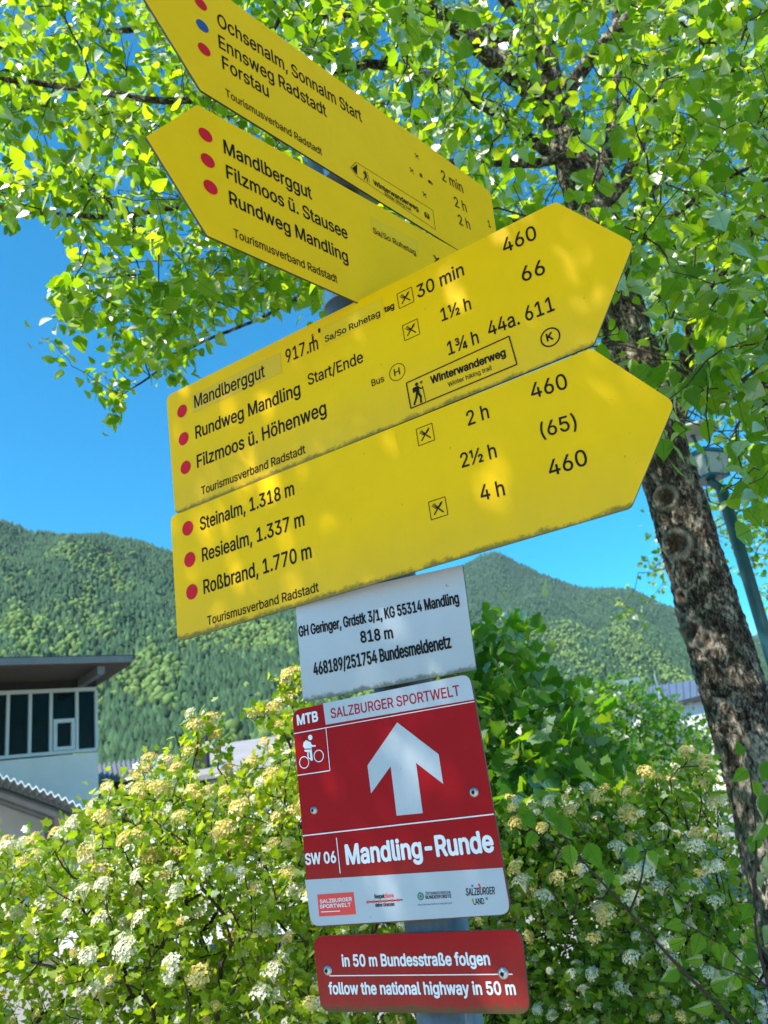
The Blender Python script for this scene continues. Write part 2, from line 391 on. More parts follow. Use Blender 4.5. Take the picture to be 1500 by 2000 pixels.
# ------------------------------------------------------------------ mountains and their forests
def az_el(px, py):
    r = ray(np.array(px, float), np.array(py, float)); return np.arctan2(r[:, 0], r[:, 1]), r[:, 2] / np.hypot(r[:, 0], r[:, 1])
q = M('forest floor'); f = q.noise(.004, 8, .7); q.base(q.ramp(f, [(.3, (.012, .035, .012)), (.7, (.03, .07, .02))])); q.b.inputs['Roughness'].default_value = 1; MFF = q.m
q = M('forest trees'); at = q.n('ShaderNodeAttribute', _attribute_name='tint'); g_ = q.n('ShaderNodeNewGeometry'); rr = q.ramp(g_.outputs['Random Per Island'], [(0, .6), (1, 1.35)])
q.base(q.mix(1.0, at.outputs['Color'], rr, 'MULTIPLY')); q.b.inputs['Roughness'].default_value = .9; q.b.inputs['Specular IOR Level'].default_value = .1
MFOR = q.m
CONE = []
for z, r in ((0.12, .30), (.45, .19)):
    for k in range(6): CONE.append((r * math.cos(k * math.pi / 3), r * math.sin(k * math.pi / 3), z))
CONE += [(0, 0, .60), (0, 0, 1.0)]
CONE = np.array(CONE); CONEF = np.array([(k, (k + 1) % 6, 12) for k in range(6)] + [(6 + k, 6 + (k + 1) % 6, 13) for k in range(6)])
t_ = (1 + 5 ** .5) / 2
ICO = np.array([(-1, t_, 0), (1, t_, 0), (-1, -t_, 0), (1, -t_, 0), (0, -1, t_), (0, 1, t_), (0, -1, -t_), (0, 1, -t_), (t_, 0, -1), (t_, 0, 1), (-t_, 0, -1), (-t_, 0, 1)]) / math.hypot(1, t_)
ICOF = np.array([(0, 11, 5), (0, 5, 1), (0, 1, 7), (0, 7, 10), (0, 10, 11), (1, 5, 9), (5, 11, 4), (11, 10, 2), (10, 7, 6), (7, 1, 8), (3, 9, 4), (3, 4, 2), (3, 2, 6), (3, 6, 8), (3, 8, 9), (4, 9, 5), (2, 4, 11), (6, 2, 10), (8, 6, 7), (9, 8, 1)])
def mountain(name, ridge, d0, d1, ntree, hgt, leafy, seed, nu=160, nv=90, spur=1.0, dens=None):
    r_ = np.random.default_rng(seed); px, py = zip(*ridge); az, el = az_el(px, py); o = np.argsort(az); az, el = az[o], el[o]
    def height(a, t):
        ridge_z = np.interp(a, az, el) * d1 + EYE[2]
        g = np.clip(t, 0, 1); prof = .06 * g + .94 * g ** 1.15
        z = ridge_z * np.where(t <= 1, prof, 1 - .9 * (t - 1))
        nz = np.array([noise.fractal(Vector((x * 7 + seed * 3.1, y * 1.6, seed * .7)), 1.0, 2.0, 5) for x, y in zip(a, t)])
        amp = ridge_z * .11 * spur * np.clip(t * 1.1, 0, 1) * np.clip((1.03 - t) * 4, 0.06, 1)
        return z + nz * amp
    A, T = np.meshgrid(np.linspace(az[0], az[-1], nu), np.concatenate([np.linspace(0, 1, nv), np.linspace(1.03, 1.5, 12)]))
    H = height(A.ravel(), T.ravel()).reshape(A.shape); D = d0 + (d1 - d0) * T
    X = np.stack([np.sin(A) * D, np.cos(A) * D, H - 3], -1); X[0, :, 2] = -3
    nr_, nc = A.shape; i = np.arange(nr_ - 1)[:, None] * nc + np.arange(nc - 1)[None]; i = i.ravel()
    setting(name, X.reshape(-1, 3), np.stack([i, i + 1, i + nc + 1, i + nc], 1), MFF, True)
    # trees
    m = int(ntree * 1.0); a = r_.uniform(az[0] + .02, az[-1] - .02, m); t = r_.random(m) ** .8 * 1.03; z = height(a, t); d = d0 + (d1 - d0) * t
    P = np.stack([np.sin(a) * d, np.cos(a) * d, z - 3], 1)
    cl = np.array([noise.fractal(Vector((x * 14 + 5.5, y * 5 + seed, 2.2)), 1.0, 2.0, 3) for x, y in zip(a, t)])
    lf = (cl + r_.normal(0, .16, m)) > (leafy + np.clip(t - .45, 0, 1) * 1.1)
    h = hgt * r_.uniform(.45, 1.35, m)
    obs = []
    for kind, sel, TT, TF in (('c', ~lf, CONE, CONEF), ('l', lf, ICO, ICOF)):
        p = P[sel]; n = len(p); hh = h[sel]
        if kind == 'c': V = TT[None] * np.stack([hh * r_.uniform(.8, 1.2, n), hh * r_.uniform(.8, 1.2, n), hh], 1)[:, None] + p[:, None]
        else:
            rad = hh * r_.uniform(.18, .29, n); V = TT[None] * r_.uniform(.75, 1.25, (n, 12, 1)) * np.stack([rad, rad, rad * 1.25], 1)[:, None] + (p + np.stack([0 * hh, 0 * hh, hh * .55], 1))[:, None]
        c0 = np.array([(.030, .070, .036), (.052, .105, .048)] if kind == 'c' else [(.085, .150, .042), (.145, .215, .062)])
        mixv = r_.random(n)[:, None]; c = c0[0] * (1 - mixv) + c0[1] * mixv
        obs.append((V.reshape(-1, 3), (np.arange(n)[:, None, None] * len(TT) + TF[None]).reshape(-1, 3), np.repeat(c, len(TT), 0)))
    V = np.concatenate([obs[0][0], obs[1][0]]); F = np.concatenate([obs[0][1], obs[1][1] + len(obs[0][0])]); C = np.concatenate([obs[0][2], obs[1][2]])
    me = mesh_np('mountain_forest', V, F); at = me.color_attributes.new('tint', 'FLOAT_COLOR', 'POINT'); at.data.foreach_set('color', np.concatenate([C, np.ones((len(C), 1))], 1).astype(np.float32).ravel())
    return link('mountain_forest', me, MFOR, kind='stuff')
o = mountain('near_mountain', [(-1400, 900), (-700, 930), (-200, 985), (0, 1020), (60, 1040), (120, 1052), (200, 1056), (280, 1068), (335, 1080), (450, 1112), (600, 1165), (760, 1250), (900, 1330), (1050, 1420), (1200, 1490)], 420, 1900, 72000, 14.5, .10, 3, spur=1.1)
o['label'] = 'steep slope of mixed spruce and broadleaf forest behind the building'; o['category'] = 'forest'
o = mountain('middle_mountain', [(100, 1420), (300, 1330), (600, 1230), (760, 1160), (905, 1103), (940, 1085), (975, 1075), (1010, 1093), (1050, 1115), (1120, 1140), (1175, 1146), (1235, 1149), (1300, 1182), (1400, 1220), (1500, 1262), (1700, 1320), (2200, 1390)], 900, 3600, 62000, 14, .30, 8, spur=2.4)
o['label'] = 'bluish forested mountain under a pointed summit between signs and birch trunk'; o['category'] = 'forest'
o = mountain('far_mountain', [(1250, 1400), (1380, 1275), (1440, 1243), (1480, 1238), (1530, 1252), (1600, 1262), (1900, 1250), (2600, 1320)], 3500, 6500, 9000, 22, .5, 11, nu=60, nv=40)
o['label'] = 'farthest blue forested ridge low at the right edge'; o['category'] = 'forest'

#SECTION_BUILDINGS
MWALL = plain('cream render', (.82, .76, .69), .85, scale=3, var=.06)
MFR = plain('window frame', (.62, .66, .64), .5, var=.05)
q = M('dark window glass'); q.base((.004, .012, .012)); q.b.inputs['Roughness'].default_value = .04; q.b.inputs['Specular IOR Level'].default_value = .12; q.bump(q.noise(1.2, 2), .04, .05); MGL = q.m
MROOFD = plain('dark fascia', (.045, .05, .055), .5, .2); MSOF = plain('brown soffit', (.10, .07, .05), .8, scale=4); MBEAM = plain('grey steel', (.22, .21, .20), .5, .4)
MDPAN = plain('dark panel', (.03, .027, .024), .7)
vp = ray(2940., 1262.); AZB = math.atan2(vp[0], vp[1])
C0 = atY(191., 1420., 13.0); wall = Plane((C0[0], C0[1], 0), AZB)
bt = thing('building', 'pale modern building with flat overhanging roof and ribbon windows', 'building', (C0[0], C0[1], 0))
U = lambda x, y, p=wall: p.uv(x, y)
uL = -14.0
def lerp_line(a, b):
    (x0, y0), (x1, y1) = a, b; p = U(x0, y0); q_ = U(x1, y1); return (p[1] + q_[1]) / 2
vwt = lerp_line((0, 1350), (191, 1342)); vwb = lerp_line((0, 1482), (191, 1468)); vtop = lerp_line((0, 1315), (191, 1312))
slab('wall', wall, [(uL, 0), (0, 0), (0, vwb - .02), (uL, vwb - .02)], -9, 0, MWALL, bt)
rp = wall.off(1.25); eb0 = rp.uv(120, 1301)[1] - .004
slab('wall', wall, [(uL, vwt + .02), (0, vwt + .02), (0, eb0), (uL, eb0)], -9, -.05, MDPAN, bt)
slab('inner_wall', wall, [(uL, vwb), (-.1, vwb), (-.1, vwt), (uL, vwt)], -9, -2.2, MDPAN, bt)
mulls = [U(x, 1420)[0] for x in (14.5, 58, 99, 150, 188)]; step = mulls[3] - mulls[2]
us = [mulls[0] - step * k for k in range(14, 0, -1)] + mulls
win = slab('window', wall, [(us[0], vwb), (us[-1], vwb), (us[-1], vwb + .05), (us[0], vwb + .05)], -.12, .03, MFR, bt)
slab('frame', wall, [(us[0], vwt - .06), (us[-1], vwt - .06), (us[-1], vwt), (us[0], vwt)], -.12, .03, MFR, win)
for u in us: slab('mullion', wall, [(u - .022, vwb + .05), (u + .022, vwb + .05), (u + .022, vwt - .06), (u - .022, vwt - .06)], -.12, .03, MFR, win)
for a, b in zip(us[:-1], us[1:]): slab('pane', wall, [(a + .022, vwb + .05), (b - .022, vwb + .05), (b - .022, vwt - .06), (a + .022, vwt - .06)], -.06, -.05, MGL, win)
a, b = U(101, 1471), U(148, 1403)
a = np.array([mulls[2] + .035, vwb + .055]); b = np.array([mulls[3] - .035, b[1]])
for r_ in ([(a[0], a[1]), (b[0], a[1]), (b[0], a[1] + .055), (a[0], a[1] + .055)], [(a[0], b[1] - .06), (b[0], b[1] - .06), (b[0], b[1]), (a[0], b[1])], [(a[0], a[1] + .055), (a[0] + .055, a[1] + .055), (a[0] + .055, b[1] - .06), (a[0], b[1] - .06)], [(b[0] - .055, a[1] + .055), (b[0], a[1] + .055), (b[0], b[1] - .06), (b[0] - .055, b[1] - .06)]):
    slab('sash', wall, r_, -.045, .045, MFR, win)
rp = wall.off(1.25); e0 = rp.uv(256, 1281); e1 = rp.uv(0, 1284); et = (e0[1] + e1[1]) / 2; eb = rp.uv(120, 1301)[1]
roof = slab('roof', rp, [(uL, eb), (e0[0], eb), (e0[0], et - .06), (uL, et - .06)], -11, 0, MSOF, bt)
slab('fascia', rp, [(uL, et - .06), (e0[0] + .05, et - .06), (e0[0] + .05, et), (uL, et)], -11.1, .06, MROOFD, roof)
slab('gutter', rp, [(uL, eb + .02), (e0[0], eb + .02), (e0[0], eb + .12), (uL, eb + .12)], .003, .09, MBEAM, roof)
for k in range(6):
    u = e0[0] - .45 - 2.6 * k; V, F = slab_vf(rp, [(u - .05, eb - .13), (u + .05, eb - .13), (u + .06, eb - .004), (u - .06, eb - .004)], -1.2, -.05); part('rafter', V, F, MBEAM, roof)
pv = rp.off(-4).uv(78, 1268); V, F = tube_vf([rp.w(pv[0], et, -4), rp.w(pv[0], et + .35, -4)], [.09, .07], 10); v2, f2 = tube_vf([rp.w(pv[0], et + .35, -4), rp.w(pv[0], et + .42, -4), rp.w(pv[0], et + .5, -4)], [.16, .16, .02], 10)
V, F = join_vf([(V, F), (v2, f2)]); part('roof_vent', V, F, MAL, roof)

# corrugated vault in front of the building
MCORR = plain('corrugated sheet', (.20, .21, .20), .45, .5, scale=5); MCE = plain('corrugated sheet sunlit rim', (.72, .76, .78), .35, .3)  # rim is the same sheet, its sunlit edge painted in as a pale colour
cp = Plane((atY(60., 1540., 9.0)[0], 9.0, 0), R(82))
arc = np.array([cp.uv(x, y) for x, y in ((-260, 1500), (-120, 1500), (6, 1517), (35, 1529), (70, 1541), (105, 1553), (147, 1571), (180, 1590), (230, 1625))])
ct = thing('corrugated_canopy', 'curved corrugated metal canopy with steel arches beside the pale building', 'canopy', cp.w(arc[3][0], -0.0))
ss = np.linspace(0, 1, 330); kx = np.linspace(0, 1, len(arc)); au = np.interp(ss, np.cumsum(np.r_[0, np.linalg.norm(np.diff(arc, axis=0), axis=1)]) / np.sum(np.linalg.norm(np.diff(arc, axis=0), axis=1)), arc[:, 0]); av = np.interp(ss, np.cumsum(np.r_[0, np.linalg.norm(np.diff(arc, axis=0), axis=1)]) / np.sum(np.linalg.norm(np.diff(arc, axis=0), axis=1)), arc[:, 1])
av = np.convolve(np.pad(av, 12, mode='edge'), np.ones(25) / 25, 'valid')
wave = av + .02 * np.sin(ss * np.sum(np.linalg.norm(np.diff(arc, axis=0), axis=1)) / .088 * 2 * math.pi)
axis = np.array([math.sin(R(-28)), math.cos(R(-28)), 0]) * 5.0
V = []; n_ = len(ss)
for k, t in enumerate((0, 1)):
    for up in (0, .012):
        for u, v in zip(au, wave): V.append(cp.w(u, v + up) + axis * t)
F = []
for i in range(n_ - 1):
    F += [[i, i + 1, 2 * n_ + i + 1, 2 * n_ + i], [n_ + i, 3 * n_ + i, 3 * n_ + i + 1, n_ + i + 1], [i, n_ + i, n_ + i + 1, i + 1], [2 * n_ + i, 2 * n_ + i + 1, 3 * n_ + i + 1, 3 * n_ + i]]
part('roof_sheet', V, F, MCORR, ct, True)
V = []; F = []
for i, (u, v) in enumerate(zip(au, wave)):
    for dv in (-.004, .014):
        for dt in (-.03, -.003): V.append(cp.w(u, v + dv, 0) + axis / 5 * dt)
for i in range(n_ - 1):
    a = i * 4; b = a + 4; F += [[a, b, b + 2, a + 2], [a + 2, b + 2, b + 3, a + 3], [a + 1, a + 3, b + 3, b + 1], [a, a + 1, b + 1, b]]
part('sunlit_roof_rim', V, F, MCE, ct)
for k, t in enumerate((.18, .55, .95)):
    P = [cp.w(u, v - .12) + axis * t for u, v in zip(au[::12], av[::12])]; V, F = tube_vf(P, .06, 8); part('arch', V, F, MBEAM, ct, True)
    for u_ in (40, 250):
        b_ = cp.w(au[u_], av[u_] - .12) + axis * t; V, F = tube_vf([(b_[0], b_[1], 0), b_], .06, 8); part('post', V, F, MBEAM, ct, True)

# low roofs beyond the hedge
MRG = plain('grey ribbed roof', (.20, .20, .21), .5, .3, scale=2); MRL2 = plain('pale flat roof', (.30, .28, .28), .6, scale=2); MRB = plain('slate blue metal roof', (.16, .20, .27), .4, .4, scale=2); MBR = plain('brick red wall', (.30, .10, .07), .85); MWH = plain('white render', (.75, .75, .74), .85)
def shed(label, quad, Yn, Yf, wallmat, roofmat, seams, name='shed', cat='shed', back=.0):
    """quad: ridge-left, ridge-right, eave-right, eave-left as seen; eave at Yn, ridge at Yf"""
    rl, rr = atY(*map(float, quad[0]), Yf), atY(*map(float, quad[1]), Yf); er, el_ = atY(*map(float, quad[2]), Yn), atY(*map(float, quad[3]), Yn)
    rr[2] = (rr[2] + rl[2]) / 2; rl[2] = rr[2]; er[2] = (er[2] + el_[2]) / 2; el_[2] = er[2]
    t = thing(name, label, cat, ((rl[0] + rr[0]) / 2, (Yn + Yf) / 2, 0))
    th = np.array([0, 0, .12]); V = [el_, er, rr, rl, el_ - th, er - th, rr - th, rl - th]
    BL_ = rl + (rl - el_) * np.array([.0, 1, 0]) * .9 + np.array([0, 0, -(rl[2] - el_[2])]); BR_ = rr + (rr - er) * np.array([0., 1, 0]) * .9 + np.array([0, 0, -(rl[2] - el_[2])])
    V += [BL_, BR_, BL_ - th, BR_ - th]
    rf = part('roof', V, [[0, 1, 2, 3], [7, 6, 5, 4], [0, 4, 5, 1], [1, 5, 6, 2], [3, 7, 4, 0], [3, 2, 9, 8], [10, 11, 6, 7], [8, 9, 11, 10], [2, 6, 11, 9], [8, 10, 7, 3]], roofmat, t)
    for k in range(1, seams):
        s = k / seams; a, b = el_ * (1 - s) + er * s, rl * (1 - s) + rr * s; V_, F_ = box_vf((a + b) / 2 + np.array([0, 0, .025]), (.02, 0, 0), (b - a) / 2, (0, 0, .025)); part('seam', V_, F_, roofmat, rf)
    i = np.array([.25, 0, 0]) * np.sign(er[0] - el_[0]); a, b, c, d = el_ + i, er - i, BR_ - i, BL_ + i
    a = a + (0, .3, 0); b = b + (0, .3, 0); c = c - (0, .3, 0); d = d - (0, .3, 0); dz = np.array([0, 0, -.14])
    W = [a + dz, b + dz, c + dz, d + dz] + [np.array([p[0], p[1], 0.0]) for p in (a, b, c, d)] + [(rl + i) + dz * 1.2, (rr - i) + dz * 1.2]
    part('wall', W, [[0, 4, 5, 1], [2, 6, 7, 3], [1, 5, 6, 2, 9], [3, 7, 4, 0, 8]], wallmat, t); return t, rf
t, rf = shed('low shed with ribbed grey roof right of the pale building', [(185, 1492), (335, 1480), (340, 1502), (190, 1518)], 17, 19, MDPAN, MRG, 16)
t, rf = shed('low building with pale flat-pitched roof behind the blossoming hedge', [(400, 1452), (560, 1440), (600, 1492), (380, 1508)], 20, 25, MWALL, MRL2, 0, 'low_building', 'building')
cb = atY(396., 1500., 21.); ctp = atY(394., 1440., 21.)
V, F = box_vf((cb[0], 21, (cb[2] - .6 + ctp[2]) / 2), (.16, 0, 0), (0, .16, 0), (0, 0, (ctp[2] - cb[2] + .6) / 2)); ch = part('chimney', V, F, MDPAN, rf)
V, F = box_vf((cb[0], 21, ctp[2] + .05), (.24, 0, 0), (0, .24, 0), (0, 0, .05)); part('chimney_cap', V, F, MROOFD, ch) if False else None
t, rf = shed('house with slate blue standing seam roof behind the birch trunk', [(1238, 1350), (1440, 1312), (1430, 1440), (1262, 1450)], 27, 33, MWH, MRB, 15, 'house', 'house')
c1 = atY(1222., 1345., 31.); V, F = box_vf((c1[0], 31, c1[2] - .35), (.32, 0, 0), (0, .4, 0), (0, 0, .40)); ch = part('chimney', V, F, MBEAM, rf)
V, F = box_vf((c1[0], 31, c1[2] + .2), (.46, 0, 0), (0, .55, 0), (0, 0, .11)); V[4] = V[4] + [0, 0, 0]; b_ = part('chimney_cap', V, F, MAL, t)
a = atY(1282., 1333., 32.); V, F = tube_vf([a - (0, 0, .3), a + (0, 0, .35)], .03, 6); part('antenna', V, F, MAL, t)
t, rf = shed('low blue-roofed annex glimpsed through the lobed-leaf sapling', [(985, 1408), (1110, 1385), (1115, 1450), (990, 1475)], 22, 27, MBR, MRB, 9, 'annex', 'building')
pl = Plane((atY(1500., 1380., 24.)[0], 24, 0), R(80)); a = pl.uv(1472, 1345); t = thing('building', 'white rendered building at the right edge beyond the trunk', 'building', pl.w(a[0] + 3, 0))
slab('wall', pl, [(a[0], 0), (a[0] + 9, 0), (a[0] + 9, a[1]), (a[0], a[1])], -7, 0, MWH, t); slab('roof', pl, [(a[0] - .3, a[1] + .003), (a[0] + 9.3, a[1] + .003), (a[0] + 9.3, a[1] + .15), (a[0] - .3, a[1] + .15)], -7.3, .4, MROOFD, t)
a = atY(1478., 1400., 22.0)
# posts and a round sign
for (xa, ya, xb, yb, lab) in ((1190, 1382, 1207, 1460, 'thin white post left of the pair behind the hedge'), (1252, 1392, 1263, 1452, 'thin white post nearer the blue-roofed house')):
    p = atY(float(xa), float(ya), 10.0); V, F = tube_vf([(p[0], p[1], 0), p], [.035, .03], 10); o = part('post', V, F, MAL if False else MWP, None, True); o['label'] = lab; o['category'] = 'post'; o['group'] = 'thin white posts'
p = atY(300., 1508., 7.0); t = thing('round_sign', 'blue square sign with white ring behind the blossoming hedge', 'sign', (p[0], p[1], 0))
pl = Plane((p[0], 7, 0), R(86)); u0, v0 = pl.uv(300, 1508)
V, F = tube_vf([(p[0], 7.05, 0), (p[0], 7.05, v0)], .03, 8); part('pole', V, F, MPOLE, t)
slab('panel', pl, fillet([(u0 - .1, v0 - .12), (u0 + .1, v0 - .12), (u0 + .1, v0 + .1), (u0 - .1, v0 + .1)], .02), -.005, 0, plain('teal print', (.08, .22, .34), .4), t)
V = []; F = []
for k in range(17):
    w = R(-20 + 220 * k / 16)
    for r_ in (.045, .07): V.append(pl.w(u0 + r_ * math.cos(w), v0 - .03 + r_ * math.sin(w), .003))
    if k: F.append([2 * k - 2, 2 * k - 1, 2 * k + 1, 2 * k])
part('symbol', V, F, MWP, t)

# parked car half hidden by the hedge
MCAR = plain('white car paint', (.78, .78, .77), .25, var=.03); MTY = plain('tyre', (.02, .02, .02), .9); MRED = plain('tail lamp', (.35, .01, .01), .3)
q0 = atY(330., 1700., 8.5); X0 = q0[0]; t = thing('parked_car', 'white parked car half hidden behind the left blossoming hedge', 'car', (X0 + 1.0, 9.3, 0))
prof = [(-1.1, .35), (-1.15, .75), (-1.0, 1.0), (-.75, 1.05), (-.35, 1.46), (.2, 1.52), (1.3, 1.50), (1.9, 1.40), (2.35, 1.02), (2.75, .95), (3.0, .80), (3.05, .35)]
V = []; F = []
for yy, sc_ in ((8.50, 1), (8.6, 1), (10.1, 1), (10.2, 1)):
    ins = .12 if yy in (8.50, 10.2) else 0
    for (x, z) in prof: V.append((X0 + x, yy + (ins * (z > 1.1) * (1 if yy < 9 else -1)), z - (.02 if ins else 0)))
n_ = len(prof)
for k in range(3):
    for i in range(n_): F.append([k * n_ + i, k * n_ + (i + 1) % n_, (k + 1) * n_ + (i + 1) % n_, (k + 1) * n_ + i])
F += [list(range(n_))[::-1], [3 * n_ + i for i in range(n_)]]
part('body', V, F, MCAR, t)
cpl = Plane((X0, 8.5, 0), R(90))
for pg in ([(-.32, 1.08), (.45, 1.08), (.45, 1.42), (.0, 1.42)], [(.53, 1.08), (1.3, 1.08), (1.3, 1.42), (.53, 1.42)], [(1.38, 1.08), (2.1, 1.08), (1.75, 1.34), (1.38, 1.40)]): slab('window', cpl, pg, -.03, .012 - .0, MGL, t)
for x in (-.45, 2.2):
    V, F = tube_vf([(X0 + x, 8.44, .33), (X0 + x, 8.7, .33)], .33, 24); wh = part('wheel', V, F, MTY, t); V, F = tube_vf([(X0 + x, 8.425, .33), (X0 + x, 8.5, .33)], .2, 16); part('rim', V, F, MAL, wh)
V, F = box_vf((X0 - 1.08, 8.62, .85), (.05, 0, 0), (0, .13, 0), (0, 0, .1)); part('tail_light', V, F, MRED, t)

# street lamp
MTEAL = plain('teal lamp paint', (.012, .085, .11), .35, scale=12)
lt = atY(1408., 950., 5.0); t = thing('street_lamp', 'teal street lamp with square glass lantern and reflector plate beside the birch', 'lamp', (lt[0] + .0, 5.0, 0))
V, F = tube_vf([(lt[0], 5, 0), (lt[0], 5, .9), (lt[0], 5, .92), (lt[0], 5, lt[2])], [.075, .075, .043, .040], 20); part('pole', V, F, MTEAL, t, True)
lc = atY(1378., 915., 5.0); gw = .14
def frus(c, w0, w1, h, az):
    V = []; 
    for w_, z in ((w0, -h / 2), (w1, h / 2)):
        for k in range(4):
            a = az + math.pi / 4 + k * math.pi / 2; V.append((c[0] + w_ * math.cos(a), c[1] + w_ * math.sin(a), c[2] + z))
    return V, [[3, 2, 1, 0], [4, 5, 6, 7]] + [[k, (k + 1) % 4, 4 + (k + 1) % 4, 4 + k] for k in range(4)]
q = M('frosted lamp glass'); q.base((.42, .46, .47)); q.b.inputs['Roughness'].default_value = .25; q.b.inputs['Transmission Weight'].default_value = .25; MLG = q.m
V, F = frus(lc + (0, 0, .0), .13, .17, .14, .5); ln = part('lantern', V, F, MLG, t)
V, F = frus(lc + (0, 0, .085), .185, .185, .025, .5); part('lantern_frame', V, F, MTEAL, ln)
V, F = frus(lc + (0, 0, -.08), .14, .14, .016, .5); part('lantern_frame', V, F, MTEAL, ln)
for k in range(4):
    a = .5 + math.pi / 4 + k * math.pi / 2; V, F = tube_vf([lc + (.132 * math.cos(a), .132 * math.sin(a), -.07), lc + (.173 * math.cos(a), .173 * math.sin(a), .072)], .008, 6); part('lantern_bar', V, F, MTEAL, ln)
V, F = tube_vf([(lt[0], 5, lt[2] - .02), lc + (0, 0, -.09)], .03, 8); part('arm', V, F, MTEAL, t)
rc = atY(1352., 848., 5.0); V, F = tube_vf([rc + (0, 0, -.012), rc + (0, 0, .0), rc + (0, 0, .02), rc + (0, 0, .03)], [.02, .17, .175, .02], 28); part('reflector', V, F, plain('grey reflector', (.36, .37, .33), .6), t, True)
V, F = tube_vf([rc + (0, 0, .03), rc + (0, 0, .09), rc + (0, 0, .12)], [.05, .045, .01], 12); part('finial', V, F, MTEAL, t, True)
V, F = tube_vf([lc + (0, 0, .09), rc], .012, 8); part('stem', V, F, MTEAL, t)

#SECTION_PLANTS
# ------------------------------------------------------------------ birch
TY = 3.05
tp = [(1600, 2150), (1560, 1850), (1500, 1570), (1430, 1345), (1372, 1150), (1322, 985), (1275, 830), (1222, 650), (1172, 480), (1130, 340)]
TR = [atY(float(x), float(y), TY) for x, y in tp]; TR[0][2] = max(TR[0][2], .5)
bx, by = TR[1][0] + .02, TY
TR = [np.array([bx + .04, by, -.05]), np.array([bx + .03, by, .25]), np.array([bx + .01, by, .6])] + [p for p in TR if p[2] > .8]
TR += [TR[-1] + np.array([-.02, .05, .45]), TR[-1] + np.array([.05, .1, 1.0]), TR[-1] + np.array([.0, .15, 1.7]), TR[-1] + np.array([.08, .2, 2.5])]
TR = np.array(TR)
cl = np.r_[0, np.cumsum(np.linalg.norm(np.diff(TR, axis=0), axis=1))]
birch = thing('birch_tree', 'large birch with dark scarred bark and knots overhanging the yellow signs', 'tree', (TR[0][0], TR[0][1], 0))
NS, NA = 560, 150; ts = np.linspace(0, cl[-1], NS); cx = np.stack([np.interp(ts, cl, TR[:, i]) for i in range(3)], 1)
for _ in range(2): cx[6:-6] = sum(cx[6 + k: NS - 6 + k] for k in range(-6, 7)) / 13
rad0 = np.interp(cx[:, 2], [0, .3, .8, 1.6, 2.6, 3.3, 3.9, 4.6, 5.4, 6.6], [.27, .19, .140, .120, .110, .109, .105, .07, .045, .02])
knots = [(1300, 972, .045), (1322, 1064, .055), (1352, 1235, .05), (1375, 1250, .035), (1340, 1215, .03), (1330, 1165, .03)]
KN = []
for x, y, r_ in knots:
    d = norm(ray(float(x), float(y))); # where this ray meets the trunk
    best = None
    for s in np.linspace(2.6, 3.6, 120):
        p = EYE + d * s; i = np.argmin(np.linalg.norm(cx - p, axis=1))
        if np.linalg.norm(cx[i] - p) < rad0[i]: best = p; break
    if best is not None: KN.append((best, r_))
V = np.zeros((NS, NA, 3)); KD = np.zeros((NS, NA)); KR = np.zeros((NS, NA))
for i in range(NS):
    for k in range(NA):
        w = 2 * math.pi * k / NA; dr = np.array([math.cos(w), math.sin(w), 0]); p = cx[i] + dr * rad0[i]
        c = Vector((p[0] * 16, p[1] * 16, p[2] * 5)); rg = noise.ridged_multi_fractal(c, 1.0, 2.1, 4, 1.0, 2.0) if True else 0
        fine = noise.fractal(Vector((p[0] * 70, p[1] * 70, p[2] * 40)), 1, 2, 3); low = noise.noise(Vector((p[0] * 5, p[1] * 5, p[2] * 2.2)))
        r_ = rad0[i] * (1 + .07 * low) + min(rad0[i], .13) / .13 * (.0085 * (1.1 - rg) + .008 * fine)
        for kp, kr in KN:
            dd = np.linalg.norm(p - kp) / kr
            if dd < 1.8: r_ += kr * (.32 * math.exp(-((dd - .95) / .22) ** 2) - .40 * math.exp(-(dd / .6) ** 2) + .10 * math.exp(-((dd - .55) / .10) ** 2)); KD[i, k] = max(KD[i, k], math.exp(-(dd / .8) ** 4)); KR[i, k] = max(KR[i, k], math.exp(-((dd - .98) / .16) ** 2))
        V[i, k] = cx[i] + dr * r_
F = np.array([[i * NA + k, i * NA + (k + 1) % NA, (i + 1) * NA + (k + 1) % NA, (i + 1) * NA + k] for i in range(NS - 1) for k in range(NA)])
q = M('birch bark'); n1 = q.noise(14, 8, .75, stretch=(1.6, 1.6, 1.0), dist=.6); n2 = q.noise(75, 9, .82, stretch=(1, 1, .45), dist=.5); n3 = q.noise(3.2, 4, .6)
dark = q.ramp(n2, [(.42, (.004, .003, .003)), (.50, (.035, .027, .021)), (.60, (.19, .15, .11))])
pale = q.ramp(n2, [(.38, (.012, .010, .008)), (.47, (.24, .21, .17)), (.58, (.62, .55, .44))])
tc = q.n('ShaderNodeTexCoord'); sx = q.n('ShaderNodeSeparateXYZ'); q.l(tc.outputs['Object'], sx.inputs[0]); mr = q.n('ShaderNodeMapRange'); q.l(sx.outputs[2], mr.inputs[0])
for i_, v_ in ((1, 1.0), (2, 1.7), (3, .17), (4, 0.0)): mr.inputs[i_].default_value = v_
ad = q.n('ShaderNodeMath', _operation='ADD'); q.l(n1, ad.inputs[0]); q.l(mr.outputs[0], ad.inputs[1])
c = q.mix(q.ramp(ad.outputs[0], [(.50, 0.0), (.60, 1.0)]), dark, pale)
moss = q.ramp(q.noise(6, 6, .7), [(.56, 0.0), (.68, .75)]); c = q.mix(moss, c, (.035, .04, .012))
kn = q.n('ShaderNodeAttribute', _attribute_name='knot'); c = q.mix(kn.outputs['Fac'], c, q.ramp(n2, [(.35, (.012, .009, .007)), (.6, (.10, .065, .045))]))
